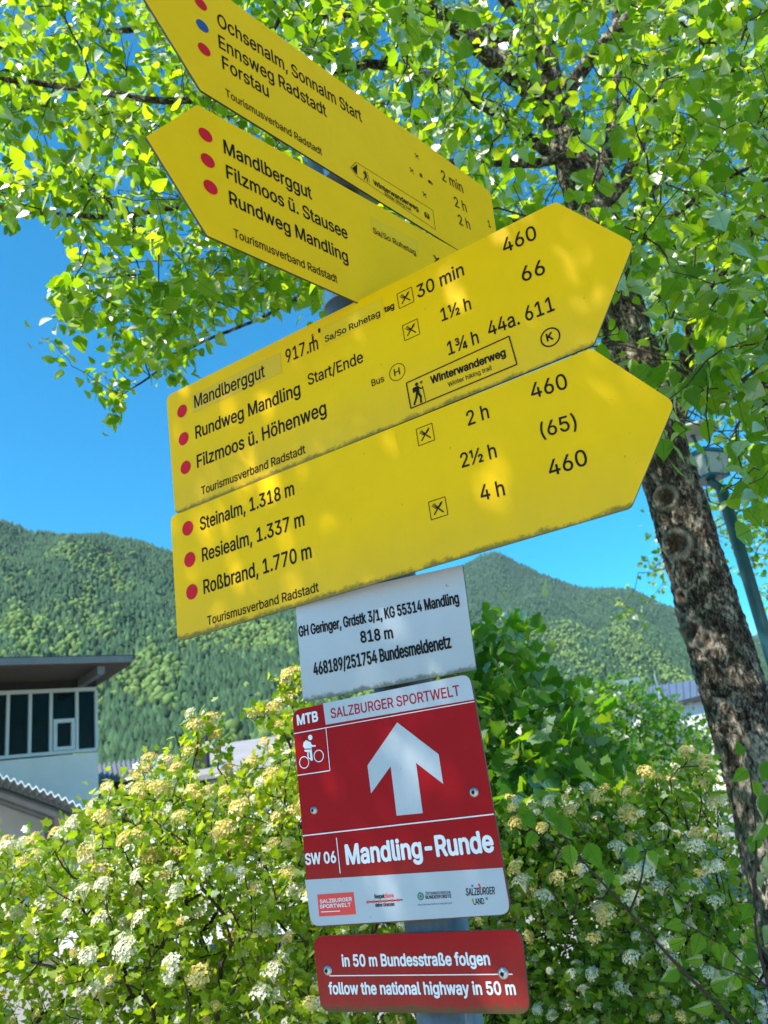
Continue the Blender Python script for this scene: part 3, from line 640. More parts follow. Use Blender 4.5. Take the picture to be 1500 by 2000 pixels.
k2 = q.n('ShaderNodeAttribute', _attribute_name='knot_rim'); c = q.mix(k2.outputs['Fac'], c, q.ramp(n2, [(.35, (.10, .08, .06)), (.6, (.36, .32, .26))])); q.base(c); q.b.inputs['Roughness'].default_value = .9; q.b.inputs['Specular IOR Level'].default_value = .2; q.bump(n2, .9, .012); MBARK = q.m
tk = part('trunk', V.reshape(-1, 3), F, MBARK, birch, True)
at = tk.data.attributes.new('knot_rim', 'FLOAT', 'POINT'); at.data.foreach_set('value', KR.ravel().astype(np.float32)); at = tk.data.attributes.new('knot', 'FLOAT', 'POINT'); at.data.foreach_set('value', KD.ravel().astype(np.float32))

def px3(lst): return np.array([atY(float(x), float(y), Y) for x, y, Y in lst])
limbs = [px3(l) for l in (
    [(1300, 880, 2.98), (1322, 830, 2.85), (1338, 745, 2.75), (1348, 650, 2.65), (1372, 600, 2.6), (1420, 520, 2.5), (1500, 400, 2.4), (1600, 260, 2.2)],
    [(1345, 690, 2.7), (1400, 775, 2.55), (1450, 775, 2.4), (1560, 740, 2.2)],
    [(1195, 560, 3.0), (1240, 480, 2.8), (1300, 430, 2.7), (1350, 385, 2.6), (1400, 360, 2.45), (1500, 330, 2.2)],
    [(1160, 420, 3.02), (1230, 350, 2.9), (1260, 250, 3.0), (1300, 130, 3.1), (1330, 0, 3.1), (1380, -200, 3.0)],
    [(1150, 380, 3.0), (1200, 300, 3.0), (1190, 200, 3.05), (1205, 80, 3.1), (1195, -60, 3.1), (1180, -300, 3.0)],
    [(1130, 340, 3.05), (1090, 200, 3.0), (1060, 90, 2.9), (960, -40, 2.6), (820, -220, 2.2), (500, -500, 1.7)],
    [(1110, 330, 3.0), (1000, 240, 2.8), (860, 165, 2.6), (700, 130, 2.4), (560, 140, 2.2), (400, 190, 2.05), (180, 170, 1.95), (-60, 150, 1.9), (-300, 160, 1.9)],
    [(1120, 300, 2.95), (980, 330, 2.75), (830, 330, 2.7), (650, 330, 2.6), (450, 395, 2.4), (300, 430, 2.25), (150, 400, 2.2), (-20, 395, 2.2), (-250, 380, 2.2)],
    [(1150, 400, 3.1), (1000, 430, 3.3), (800, 520, 3.3), (620, 560, 3.1), (500, 620, 2.9), (370, 680, 2.8), (260, 760, 2.7)],
    [(1130, 330, 3.15), (1020, 150, 3.6), (900, 40, 4.0), (700, -80, 4.3), (500, -120, 4.4)],
    [(1190, 500, 3.15), (1300, 330, 3.8), (1420, 200, 4.4), (1520, 120, 4.8)],
)]
limbs.append(np.array([TR[-4], TR[-4] + (-.9, -.5, .7), TR[-4] + (-2.0, -1.0, 1.0), TR[-4] + (-3.0, -1.6, 1.1)]))
limbs.append(np.array([TR[-3], TR[-3] + (-.9, .2, .6), TR[-3] + (-2.2, .3, .9), TR[-3] + (-3.4, .2, .8)]))
limbs.append(np.array([TR[-4], TR[-4] + (.9, -.8, .6), TR[-4] + (1.8, -1.5, .8)]))
base = []; blen = []; owner = []
for li, P in enumerate(limbs):
    c_ = np.r_[0, np.cumsum(np.linalg.norm(np.diff(P, axis=0), axis=1))]; s = np.arange(0, c_[-1], .07); Q = np.stack([np.interp(s, c_, P[:, i]) for i in range(3)], 1)
    wob = np.array([[noise.noise(Vector((a * 2.5 + li * 9, k * 7.7, 0))) for k in range(3)] for a in s]) * .05
    Q = Q + wob * np.clip(s / .3, 0, 1)[:, None]
    if len(Q) > 8: Q[2:-2] = (Q[:-4] + Q[1:-3] + Q[2:-2] + Q[3:-1] + Q[4:]) / 5
    r0_ = {0: .036, 6: .026, 7: .024, 8: .020}.get(li, min(.045, .014 + .010 * c_[-1]))
    rr_ = r0_ * (1 - .82 * s / c_[-1]) * 1.0
    V_, F_ = tube_vf(Q, rr_, 10); V_ = np.array(V_)
    V_ += np.array([[noise.noise(Vector(v * 30)), noise.noise(Vector(v * 30 + 7)), noise.noise(Vector(v * 30 + 13))] for v in V_]) * .004
    part('branch', V_, F_, MBARK, birch, True)
    base.append(Q[3:]); blen.append(s[3:] * .25)
base = np.concatenate(base); blen = np.concatenate(blen)
# growth points inside the part of the crown the photograph shows
LEFT = [(-250, -250), (-250, 430), (0, 440), (60, 400), (120, 430), (180, 470), (90, 560), (90, 620), (170, 640), (220, 610), (245, 660), (215, 700), (235, 760), (300, 690), (370, 700), (420, 640), (520, 600), (640, 590), (760, 560), (760, -250)]
RIGHT = [(760, -250), (760, 620), (1180, 700), (1290, 880), (1360, 880), (1400, 960), (1600, 980), (1750, 600), (1750, -250)]
def sample(poly, n, Y0, Y1, seed, power=1.0):
    r_ = np.random.default_rng(seed); xs_ = [p[0] for p in poly]; ys_ = [p[1] for p in poly]
    x = r_.uniform(min(xs_), max(xs_), n * 3); y = r_.uniform(min(ys_), max(ys_), n * 3); k = in_poly(x, y, poly); x, y = x[k][:n], y[k][:n]
    Y = Y0 + (Y1 - Y0) * r_.random(len(x)) ** power; return atY(x, y, Y), r_
A1, r1 = sample(LEFT, 2700, 1.75, 3.5, 21)
gap = np.array([noise.fractal(Vector((p[0] * 2.6, p[1] * 2.0, p[2] * 2.6)), 1, 2, 2) for p in A1]); A1 = A1[gap > -.20]
A2, _ = sample(RIGHT, 3600, 1.35, 5.2, 22)
gap = np.array([noise.fractal(Vector((p[0] * 2.2, p[1] * 2.2, p[2] * 2.2 + 9)), 1, 2, 2) for p in A2]); A2 = A2[gap > -.30]
r3 = np.random.default_rng(23); Q3 = []  # unseen part of the crown, shaped to throw shade on the signs
for c3, e3, n3 in (((-1.35, -.2, 4.4), (1.5, .9, 1.25), 2600), ((1.3, .4, 4.6), (2.0, 1.8, 1.2), 500)):
    q3 = np.array(c3) + norm(r3.normal(0, 1, (n3, 3))) * r3.random((n3, 1)) ** .4 * e3; x, y, z = project(q3); inview = (z > 0) & (x > -100) & (x < 1600) & (y > -100); Q3.append(q3[~inview])
A3 = np.concatenate(Q3)
A4 = px3([(200, 775, 2.7), (230, 815, 2.7), (212, 750, 2.75), (335, 735, 2.8), (365, 730, 2.8), (185, 742, 2.6), (222, 790, 2.7), (240, 770, 2.7), (205, 735, 2.7), (80, 660, 2.5), (120, 690, 2.5), (140, 715, 2.5)])
att = np.concatenate([A1, A2, A3, A4]); d = np.linalg.norm(att - EYE, axis=1); att = att[d > 1.25]
P, par = grow(base, blen, att, .30); nb = len(base); rr, has = pipe_radii(P, par, nb, .0011)
ks = np.arange(nb, len(P)); ra = np.minimum(rr[par[ks]], .022); ra = np.minimum(ra, rr[ks] * 1.35); V, F, mid = seg_tubes(P[par[ks]], P[ks], ra, rr[ks] * .85, 5)
part('twigs', V, F, MTW, birch, True, 'stuff')
pos, tip, nr, sz = leaves_for(P, par, nb, has, 6, .048, .035, .55, 3)
d = np.linalg.norm(pos - EYE, axis=1); x, y, z = project(pos)
thin = (z > 0) & (((x > 1060) & (x < 1250) & (y > 110) & (y < 430) & (pos[:, 1] < 3.0) & (rng.random(len(x)) < .72)) | ((x > 1310) & (x < 1450) & (y > 790) & (y < 1010) & (pos[:, 1] < 5) & (rng.random(len(x)) < .84)) | ((x > 1180) & (x < 1300) & (y > 560) & (y < 900) & (pos[:, 1] < 3.0) & (rng.random(len(x)) < .7)))
ok = (d > 1.1) & ~thin & ~((x > 0) & (x < 330) & (y > 1010) & (z > 0)); pos, tip, nr, sz = pos[ok], tip[ok], nr[ok], sz[ok]
foliage(birch, 'foliage', BL, BLF, pos, tip, nr, sz, MLEAF, 300, TL, TLF)
print('birch leaves', len(pos))

# second birch further off
B2 = np.array([(5.1, 8.6, 0), (5.0, 8.6, 2), (4.9, 8.7, 4), (4.8, 8.6, 6), (4.7, 8.5, 8.0)])
t2 = thing('birch_tree', 'smaller birch further off with drooping pale foliage around the street lamp', 'tree', B2[0])
V, F = tube_vf(B2, [.13, .11, .09, .06, .02], 16); part('trunk', V, F, MBARK, t2, True)
sp = np.concatenate([B2[0] + (B2[-1] - B2[0]) * s for s in np.linspace(.25, 1, 40)]).reshape(-1, 3)
SEC = [(1225, 1100), (1205, 1160), (1235, 1210), (1290, 1170), (1330, 1060), (1420, 1030), (1440, 1140), (1480, 1160), (1560, 1250), (1800, 1100), (1800, 100), (1300, 100), (1180, 420), (1230, 700), (1290, 980)]
A, r_ = sample(SEC, 2100, 7.0, 10.0, 31)
gap = np.array([noise.fractal(Vector((p[0] * 1.0, p[1] * 1.0, p[2] * 1.0)), 1, 2, 2) for p in A]); A = A[gap > -.1]
P, par = grow(sp, np.linspace(0, .8, len(sp)), A, .3); nb = len(sp); rr, has = pipe_radii(P, par, nb, .003); ks = np.arange(nb, len(P))
V, F, mid = seg_tubes(P[par[ks]], P[ks], np.minimum(rr[par[ks]], rr[ks] * 1.35), rr[ks] * .85, 4); part('twigs', V, F, MTW, t2, True, 'stuff')
pos, tip, nr, sz = leaves_for(P, par, nb, has, 7, .065, .10, .6, 4); foliage(t2, 'foliage', BL, BLF, pos, tip, nr, sz, MLEAF2, 0)

# ------------------------------------------------------------------ shrubs
def flower_mesh(seed, mat, n=52):
    r_ = np.random.default_rng(seed); V = []; F = []
    for i in range(n):
        ph = i * 2.39996; rr_ = math.sqrt((i + .5) / n); x, y = rr_ * math.cos(ph) * .5, rr_ * math.sin(ph) * .5; z = .30 * (1 - rr_ ** 2) + r_.normal(0, .03)
        nz = norm(np.array([x * 1.3, y * 1.3, .55]) + r_.normal(0, .15, 3)); a = norm(np.cross(nz, [0.3, .9, .1])); b = np.cross(nz, a); c = np.array([x, y, z]); k0 = len(V); s = .10 * r_.uniform(.75, 1.2)
        V.append(c - nz * .02)
        for k in range(10):
            w = k * math.pi / 5; q_ = 1.0 if k % 2 == 0 else .55; V.append(c + (math.cos(w) * a + math.sin(w) * b) * s * q_ + nz * .02 * q_)
        for k in range(10): F.append((k0, k0 + 1 + k, k0 + 1 + (k + 1) % 10))
        if i % 4 == 0:
            k0 = len(V); st = np.array([0, 0, -.55]); V += [c + (.008, 0, 0), c - (.008, 0, 0), st - (.02, 0, 0), st + (.02, 0, 0)]; F.append((k0, k0 + 1, k0 + 2)); F.append((k0, k0 + 2, k0 + 3))
    me = mesh_np('flower_head', np.array(V), np.array(F)); me.materials.append(mat); return me
FMW = [flower_mesh(s, MFW) for s in (1, 2, 3)]; FMC = [flower_mesh(s, MFC) for s in (4, 5, 6)]
def flower_mass(t, P, name, mats, r_, fsize):
    for mi, (mat, tmpl) in enumerate(mats):
        Q = P[mi::len(mats)]
        if not len(Q): continue
        n = len(tmpl.vertices); co = np.zeros(n * 3, np.float32); tmpl.vertices.foreach_get('co', co); co = co.reshape(-1, 3); f = np.zeros(len(tmpl.loops), np.int32); tmpl.loops.foreach_get('vertex_index', f); f = f.reshape(-1, 3)
        up = norm(np.array([-.25, -.45, 1.0]) + r_.normal(0, .45, (len(Q), 3))); X = norm(np.cross(up, np.array([[.2, 1, 0]]))); Yv = np.cross(up, X); sz = fsize * r_.uniform(.35, .8, len(Q))
        V = Q[:, None] + sz[:, None, None] * (co[None, :, 0:1] * X[:, None] + co[None, :, 1:2] * Yv[:, None] + (co[None, :, 2:3] + .3) * up[:, None])
        part(name, V.reshape(-1, 3), (np.arange(len(Q))[:, None, None] * n + f[None]).reshape(-1, 3), mat, t, False, 'stuff')
def shrub(name, label, top, Y0, Y1, roots, n, per, size, T, TF, mat, seed, nflow=0, cream=None, ybot=2150, near=300, gapthr=-.35, spread=.03, cat='shrub', tw=None, fsize=.046, r0=.0012, dens=1.0, extra=None, flowcut=2000, lower=22, more=1000):
    r_ = np.random.default_rng(seed); tx, ty = zip(*top); x0, x1 = min(tx), max(tx)
    x = r_.uniform(x0, x1, n * 3); y = r_.uniform(min(ty), ybot, n * 3); k = y > np.interp(x, tx, ty) + lower; x, y = x[k][:n], y[k][:n]
    Y = Y0 + (Y1 - Y0) * r_.random(len(x)) ** 1.2 + .25 * np.clip((1700 - y) / 500, 0, 1)
    k = (Y > 1e9) | (x < np.interp(y, [1300, 1540, 1640, 1780, 2200], [1362, 1405, 1425, 1470, 1490])); x, y, Y = x[k], y[k], Y[k]
    A = atY(x, y, Y); A = A[A[:, 2] > .08]
    # the front and the foot of the shrub, below the frame
    m = n // 5; B = np.stack([r_.uniform(A[:, 0].min(), A[:, 0].max(), m), r_.uniform(Y0, Y1, m), r_.uniform(.15, 1.0, m)], 1)
    A = np.concatenate([A, B])
    if extra is not None: A = np.concatenate([A, extra])
    gp = np.array([noise.fractal(Vector((p[0] * 3.2 + seed, p[1] * 3.2, p[2] * 3.2)), 1, 2, 2) for p in A]); A = A[gp > gapthr]
    rt = []
    for (rx, ry) in roots:
        lean = r_.normal(0, .12, 2); 
        for z in np.linspace(0, 1.0, 8): rt.append((rx + lean[0] * z, ry + lean[1] * z * .5, z))
    rt = np.array(rt); t = thing(name, label, cat, (np.mean([a[0] for a in roots]), np.mean([a[1] for a in roots]), 0))
    for i, (rx, ry) in enumerate(roots):
        V, F = tube_vf(rt[i * 8:(i + 1) * 8], np.linspace(.016, .007, 8), 7); part('stem', V, F, tw or MTW, t, True)
    P, par = grow(rt, rt[:, 2] * .3, A, .35); nb = len(rt); rr, has = pipe_radii(P, par, nb, r0, 2.2); rr = np.minimum(rr, .014); ks = np.arange(nb, len(P))
    V, F, mid = seg_tubes(P[par[ks]], P[ks], np.minimum(rr[par[ks]], rr[ks] * 1.4), rr[ks] * .85, 4); part('twigs', V, F, tw or MTW, t, True, 'stuff')
    pos, tip, nr, sz = leaves_for(P, par, nb, has, per, size, spread, .05, 3)
    x, y, z = project(pos); k = (x < np.interp(y, [1300, 1540, 1640, 1780, 2200], [1362, 1405, 1425, 1472, 1492])) | (y > 2080) | (pos[:, 1] > 3.24); pos, tip, nr, sz = pos[k], tip[k], nr[k], sz[k]
    foliage(t, 'foliage', T, TF, pos, tip, nr, sz, mat, near)
    if nflow:
        ends = ks[~has[ks]]; x, y, z = project(P[ends]); vis = (x > -60) & (x < 1560) & (y < 2060)
        score = -P[ends][:, 1] + .7 * P[ends][:, 2] + r_.normal(0, .22, len(ends)); score[~vis] = -99; score[y > flowcut] -= .4
        # blossoms cluster: favour patches
        score += .6 * np.array([noise.noise(Vector((p[0] * 3.5, p[1] * 3.5, p[2] * 3.5 + seed))) for p in P[ends]])
        od = np.argsort(-score); idx = ends[od[:nflow]]; b = base_of(t); rest = od[nflow:nflow + more]; rest = rest[score[rest] > -50]; flower_mass(t, P[ends[rest]] + r_.normal(0, .01, (len(rest), 3)), 'blossom', [(MFC, FMC[0]), (MFW, FMW[1])] if cream[0] > 1450 else [(MFW, FMW[0]), (MFW, FMW[1]), (MFC, FMC[1])], r_, fsize)
        for i in idx:
            p = P[i]; up = norm(np.array([-.25, -.45, 1.0]) + r_.normal(0, .35, 3)); X = norm(np.cross(up, [0.2, 1, 0])); Yv = np.cross(up, X); s = fsize * r_.uniform(.5, 1.25)
            u_, v_, _ = project(p[None]); cr = cream is not None and r_.random() < np.interp(v_[0], [cream[0], cream[1]], [.95, .22])
            me = (FMC if cr else FMW)[int(r_.integers(3))]; o = bpy.data.objects.new('flower_head', me); col.objects.link(o); o.parent = t; p = p - b + up * s * .5
            o.matrix_local = Matrix(((X[0] * s, Yv[0] * s, up[0] * s, p[0]), (X[1] * s, Yv[1] * s, up[1] * s, p[1]), (X[2] * s, Yv[2] * s, up[2] * s, p[2]), (0, 0, 0, 1)))
    return t
shoots = px3([(380, 1400, 2.3), (384, 1430, 2.3), (386, 1460, 2.3), (380, 1480, 2.3), (418, 1420, 2.35), (428, 1445, 2.35), (430, 1470, 2.35), (572, 1330, 2.2), (560, 1350, 2.2), (570, 1380, 2.2), (540, 1395, 2.25), (515, 1400, 2.2), (500, 1400, 2.2), (550, 1420, 2.2), (585, 1320, 2.2), (590, 1350, 2.2), (585, 1400, 2.2)])
shrub('flowering_shrub', 'sunlit shrub with cream and white blossom clusters left of the signs', [(-420, 1640), (0, 1625), (60, 1610), (130, 1615), (165, 1560), (230, 1510), (290, 1475), (330, 1462), (380, 1490), (430, 1490), (480, 1470), (520, 1440), (560, 1400), (620, 1380), (700, 1420), (820, 1600)], 1.95, 2.75,
      [(-1.3, 2.3), (-1.0, 2.45), (-.7, 2.3), (-.45, 2.5), (-.2, 2.35), (-.05, 2.5), (-1.6, 2.5), (-.85, 2.6)], 3300, 8, .0245, SL, SLF, MHL, 41, 298, (1480, 1780), extra=np.concatenate([shoots] * 2), flowcut=1980)
rb_ = np.random.default_rng(77); behind = atY(rb_.uniform(1300, 1760, 500), rb_.uniform(1460, 2150, 500), rb_.uniform(3.3, 3.8, 500)); behind = behind[behind[:, 2] > .1]
shrub('flowering_shrub', 'dense shrub dotted with white blossom between the red signs and the birch trunk', [(900, 1560), (960, 1520), (1020, 1500), (1100, 1480), (1180, 1475), (1230, 1462), (1290, 1432), (1350, 1400), (1400, 1420), (1480, 1480), (1600, 1560), (1750, 1560)], 2.05, 2.85,
      [(.35, 2.4), (.6, 2.5), (.85, 2.35), (1.1, 2.55), (1.35, 2.4), (1.6, 2.5), (.2, 2.6)], 3000, 7, .0235, SL, SLF, MHD, 42, 150, (1400, 1750), flowcut=1800, lower=72, more=300, fsize=.043, extra=behind)
shrub('lobed_leaf_sapling', 'young green sapling with broad lobed leaves rising right of the white plate', [(850, 1260), (905, 1225), (935, 1200), (975, 1215), (1010, 1195), (1040, 1210), (1060, 1290), (1100, 1320), (1140, 1350), (1180, 1420), (1215, 1500)], 2.3, 3.1,
      [(.45, 2.75), (.6, 2.8), (.75, 2.75)], 620, 4, .050, MLT, MLF, MML, 43, ybot=1720, near=300, spread=.05, cat='sapling', tw=MTG, gapthr=-.3)
# round bush further off
rb = np.random.default_rng(5); c = atY(1190., 1470., 9.0); A = rb.normal(0, 1, (900, 3)); A = norm(A) * (rb.random((900, 1)) ** .4) * (1.15, 1.0, .85) + (c[0], 9.0, c[2] - .05)
t = thing('round_bush', 'rounded dark green bush in front of the blue-roofed house', 'bush', (c[0], 9, 0)); st = np.array([(c[0], 9, z) for z in np.linspace(0, c[2] - .3, 12)])
V, F = tube_vf(st, .05, 8); part('stem', V, F, MTW, t); P, par = grow(st, st[:, 2] * .3, A, .3); nb = len(st); rr, has = pipe_radii(P, par, nb, .003); ks = np.arange(nb, len(P))
V, F, mid = seg_tubes(P[par[ks]], P[ks], np.minimum(rr[par[ks]], rr[ks] * 1.35), rr[ks] * .85, 4); part('twigs', V, F, MTW, t, True, 'stuff')
pos, tip, nr, sz = leaves_for(P, par, nb, has, 8, .065, .07, .3, 4); foliage(t, 'foliage', SL, SLF, pos, tip, nr, sz, MML, 0)

# birch shoots close to the camera
def sprig(label, stems, leaves, group=None, size=.045):
    b = px3(stems[0])[0]; t = thing('birch_sprout', label, 'sprout', (b[0], b[1], max(0, b[2] - .0)))
    for s in stems:
        Q = px3(s); c_ = np.r_[0, np.cumsum(np.linalg.norm(np.diff(Q, axis=0), axis=1))]; k = np.linspace(0, c_[-1], 24); Q = np.stack([np.interp(k, c_, Q[:, i]) for i in range(3)], 1); Q[2:-2] = (Q[:-4] + Q[1:-3] + Q[2:-2] + Q[3:-1] + Q[4:]) / 5
        V, F = tube_vf(Q, np.linspace(.0045 if s is stems[0] else .0022, .0012, 24), 6); part('stem', V, F, MTW, t, True)
    me = mesh_np('leaf', TL * np.array([.88, 1, 1.6]), TLF, True); me.materials.append(MLEAFV); bb = base_of(t)
    for (x, y, Y, ax, ay, sc_) in leaves:
        p = atY(float(x), float(y), Y) - bb; tp_ = norm(CR * ax - CU * ay + FWD * random.uniform(-.3, .3)); nn = norm(-FWD + np.array([random.uniform(-.6, .6), 0, random.uniform(-.2, .7)])); sd = norm(np.cross(tp_, nn)); nn = np.cross(sd, tp_); s = size * sc_
        o = bpy.data.objects.new('leaf', me); col.objects.link(o); o.parent = t
        o.matrix_local = Matrix(((sd[0] * s, tp_[0] * s, nn[0] * s, p[0]), (sd[1] * s, tp_[1] * s, nn[1] * s, p[1]), (sd[2] * s, tp_[2] * s, nn[2] * s, p[2]), (0, 0, 0, 1)))
    return t
sprig('leaning dark birch sprout with a few large leaves right of the red signs', [[(1560, 2130, 1.75), (1430, 1985, 1.65), (1360, 1925, 1.6), (1290, 1850, 1.55), (1230, 1782, 1.5), (1190, 1738, 1.48), (1140, 1685, 1.45), (1085, 1620, 1.42), (1060, 1575, 1.4)], [(1230, 1782, 1.5), (1250, 1730, 1.5), (1262, 1660, 1.52)], [(1140, 1685, 1.45), (1090, 1655, 1.43), (1030, 1615, 1.4)]],
      [(1110, 1640, 1.42, .1, 1, 1.0), (1140, 1640, 1.46, .5, .8, 1.1), (1190, 1690, 1.48, -.2, 1, .75), (1235, 1645, 1.5, 0, 1, .85), (1262, 1655, 1.52, .5, 1, .9), (1060, 1570, 1.4, .6, .9, .9), (1040, 1575, 1.4, -.3, 1, .9), (1080, 1590, 1.4, .6, .7, 1.0), (1050, 1620, 1.4, -.5, .6, .7), (1190, 1715, 1.48, .9, .3, .7), (1060, 1530, 1.4, -.2, -1, .6), (1300, 1850, 1.56, .9, -.5, .8), (1330, 1890, 1.58, -.8, .7, .9), (1380, 1930, 1.6, .9, -.3, 1.0), (1400, 1960, 1.62, -.9, .4, 1.0)])
sprig('leafy sprout growing from the foot of the birch at the right edge', [[(1560, 2100, 1.9), (1500, 1930, 1.8), (1470, 1800, 1.75), (1480, 1640, 1.7), (1465, 1510, 1.7)], [(1480, 1640, 1.7), (1510, 1560, 1.65)], [(1500, 1930, 1.8), (1420, 1850, 1.8), (1330, 1800, 1.8)], [(1500, 1930, 1.8), (1440, 1900, 1.78), (1380, 1880, 1.75)]],
      [(1465, 1500, 1.7, -.6, .5, .9), (1450, 1480, 1.7, -.2, -.8, .7), (1470, 1520, 1.7, .3, 1, .8), (1490, 1540, 1.66, .0, 1, 1.3), (1500, 1600, 1.66, -.5, 1, 1.1), (1480, 1625, 1.7, -.2, 1, 1.0), (1500, 1660, 1.7, .1, 1, 1.2), (1475, 1700, 1.72, .5, 1, 1.0), (1470, 1760, 1.74, -.4, .9, .9), (1490, 1800, 1.76, .2, 1, 1.2), (1480, 1850, 1.78, -.7, .7, 1.0), (1430, 1850, 1.8, -.5, .9, 1.0), (1400, 1830, 1.8, .2, 1, 1.1), (1370, 1815, 1.8, -.4, 1, 1.1), (1340, 1800, 1.8, -.9, .4, .9), (1330, 1790, 1.8, -.3, -.9, .8), (1440, 1900, 1.78, -.2, 1, 1.0), (1400, 1885, 1.76, .0, 1, 1.1), (1380, 1870, 1.75, -1, .1, .9), (1500, 1480, 1.65, -.3, 1, 1.0), (1420, 1840, 1.8, .6, -.6, .8)])
sprig('near birch twig hanging into the top right corner', [[(1640, -120, 1.15), (1560, -20, 1.1), (1500, 20, 1.05), (1465, 40, 1.03)]], [(1470, 30, 1.03, .1, 1, 1.05), (1500, 20, 1.05, -.6, -.5, .8), (1490, 25, 1.05, .7, .9, .9)])

#SECTION_SIGNS
PX, PY = -0.0071, 1.0288
font = None
try:
    font = bpy.data.fonts.load(os.path.join(bpy.utils.resource_path('LOCAL'), 'datafiles', 'fonts', 'Inter.woff2'))
except Exception: font = None
pole = thing('signpost', 'galvanised steel pole carrying all the trail signs', 'pole', (PX, PY, 0))
V, F = tube_vf([(PX, PY, 0), (PX, PY, EYE[2] + 1.02), (PX, PY, EYE[2] + 1.025)], [.038, .038, .034], 40); part('pole', V, F, MPOLE, pole, True)
V, F = tube_vf([(PX, PY, -.02), (PX, PY, .03), (PX, PY, .05)], [.11, .11, .045], 24); part('footing', V, F, plain('concrete', (.3, .29, .27), .9), pole)
TEXTS = []
def sign(name, label, az, off, corners, radii, mat, name_plane=None, thick=.003, clampv=None):
    az = R(az); d = np.array([math.sin(az), math.cos(az), 0]); n = np.array([d[1], -d[0], 0])
    if az < 0: n = -n
    pl = Plane(np.array([PX, PY, 0]) + n * off, az)
    pts = [pl.uv(x, y) for x, y in corners]; c = np.mean(pts, axis=0)
    t = thing(name, label, 'sign', pl.w(0, c[1]))
    fp = fillet(pts, radii, 7)
    cc = {MY: (.90, .515, .0008), MW: (.44, .48, .52), MR: (.34, .005, .009)}[mat]; mat = sign_paint('weathered ' + mat.name, cc, .7 if az < 0 else .25, min(p[1] for p in pts) - t.location.z) if (az < 0 and len(pts) != 44) else mat
    V, F = slab_vf(pl, fp, -thick, 0); o = part('panel', V, F, mat, t); o.data.materials.append(MED)
    for i, p in enumerate(o.data.polygons): p.material_index = 0 if i == 0 else 1
    # rim of slightly worn edge
    bm_in = fillet([pts[i] for i in range(len(pts))], radii, 7)
    vlo, vhi = min(p[1] for p in pts), max(p[1] for p in pts)
    for vv in (clampv or ((vlo * .7 + vhi * .3), (vlo * .3 + vhi * .7))):
        V, F = tube_vf([(PX, PY, vv - .012), (PX, PY, vv + .012)], .0415, 32); V2, F2 = slab_vf(pl, [(-.055, vv - .012), (.055, vv - .012), (.055, vv + .012), (-.055, vv + .012)], -(off - .034), -thick - .0005)
        V, F = join_vf([(V, F), (V2, F2)]); part('clamp', V, F, MAL, t, False)
    return pl, t
def text(pl, parent, s, x0, y0, x1, y1, cap, mat, bold=0.0, t=.0006, shear=0):
    a, b, c = pl.uv(x0, y0), pl.uv(x1, y1), pl.uv(x0, y0 - cap)
    cu = bpy.data.curves.new('lettering', 'FONT'); cu.body = s; cu.resolution_u = 4; cu.fill_mode = 'NONE'
    if font: cu.font = font
    o = bpy.data.objects.new('lettering', cu); col.objects.link(o); TEXTS.append((o, pl, parent, a, b, abs(c[1] - a[1]), mat, t, (shear, bold)))
def strip(pl, parent, x0, y0, x1, y1, w, mat, t=.0006, name='line'):
    a, b = pl.uv(x0, y0), pl.uv(x1, y1); d = (b - a) / np.linalg.norm(b - a); n = np.array([-d[1], d[0]]) * w / 2
    flat(name, pl, [a - n, b - n, b + n, a + n], t, mat, parent)
def disc(pl, parent, x, y, r, mat, t=.0006, name='route_dot'):
    c = pl.uv(x, y); flat(name, pl, [(c[0] + r * math.cos(k * math.pi / 18), c[1] + r * math.sin(k * math.pi / 18)) for k in range(36)], t, mat, parent)
def ringp(pl, parent, x, y, r, w, mat, t=.0006, name='ring', n=32):
    c = pl.uv(x, y); V = []; F = []
    for k in range(n):
        a = 2 * math.pi * k / n
        for q_ in (r - w, r): V.append(pl.w(c[0] + q_ * math.cos(a), c[1] + q_ * math.sin(a), t))
        F.append([2 * k, 2 * k + 1, (2 * k + 3) % (2 * n), (2 * k + 2) % (2 * n)])
    part(name, V, F, mat, parent)
def outline(pl, parent, pix, w, mat, t=.0007, name='outline'):
    pts = [pl.uv(*p) for p in pix]; items = []
    for i in range(len(pts)):
        a, b = pts[i], pts[(i + 1) % len(pts)]; d = (b - a) / np.linalg.norm(b - a); n = np.array([-d[1], d[0]]) * w / 2
        items.append(([pl.w(*(a - n), t), pl.w(*(b - n), t), pl.w(*(b + n), t), pl.w(*(a + n), t)], [[0, 1, 2, 3]]))
        t += .00003
    V, F = join_vf(items); part(name, V, F, mat, parent)
def bars(pl, parent, cx, cy, s, polys, mat, name='symbol', t=.0007, sx=None):
    """pictogram from polygons in a unit square (x right, y up) centred at pixel cx, cy; s = size in metres"""
    c = pl.uv(cx, cy); sx = sx or s; V = []; F = []
    for i, pg in enumerate(polys):
        k = len(V)
        for (x, y) in pg: V.append(pl.w(c[0] + x * sx, c[1] + y * s, t + i * .00002))
        F.append(list(range(k, k + len(pg))))
    part(name, V, F, mat, parent)
def line(x0, y0, x1, y1, w):
    L = math.hypot(x1 - x0, y1 - y0); nx, ny = -(y1 - y0) / L * w / 2, (x1 - x0) / L * w / 2
    return [(x0 - nx, y0 - ny), (x1 - nx, y1 - ny), (x1 + nx, y1 + ny), (x0 + nx, y0 + ny)]
def circ(x, y, r, n=14): return [(x + r * math.cos(2 * math.pi * k / n), y + r * math.sin(2 * math.pi * k / n)) for k in range(n)]
CUTLERY = [line(-.36, -.36, .12, .16, .09), [(.02, .10), (.10, .02), (.30, .20), (.40, .40), (.22, .34)], line(.36, -.38, -.12, .14, .09), line(-.10, .08, -.34, .38, .05), line(-.16, .02, -.42, .30, .05), line(-.06, .14, -.24, .42, .05), [(-.20, .06), (-.04, .20), (.02, .12), (-.12, 0)]]
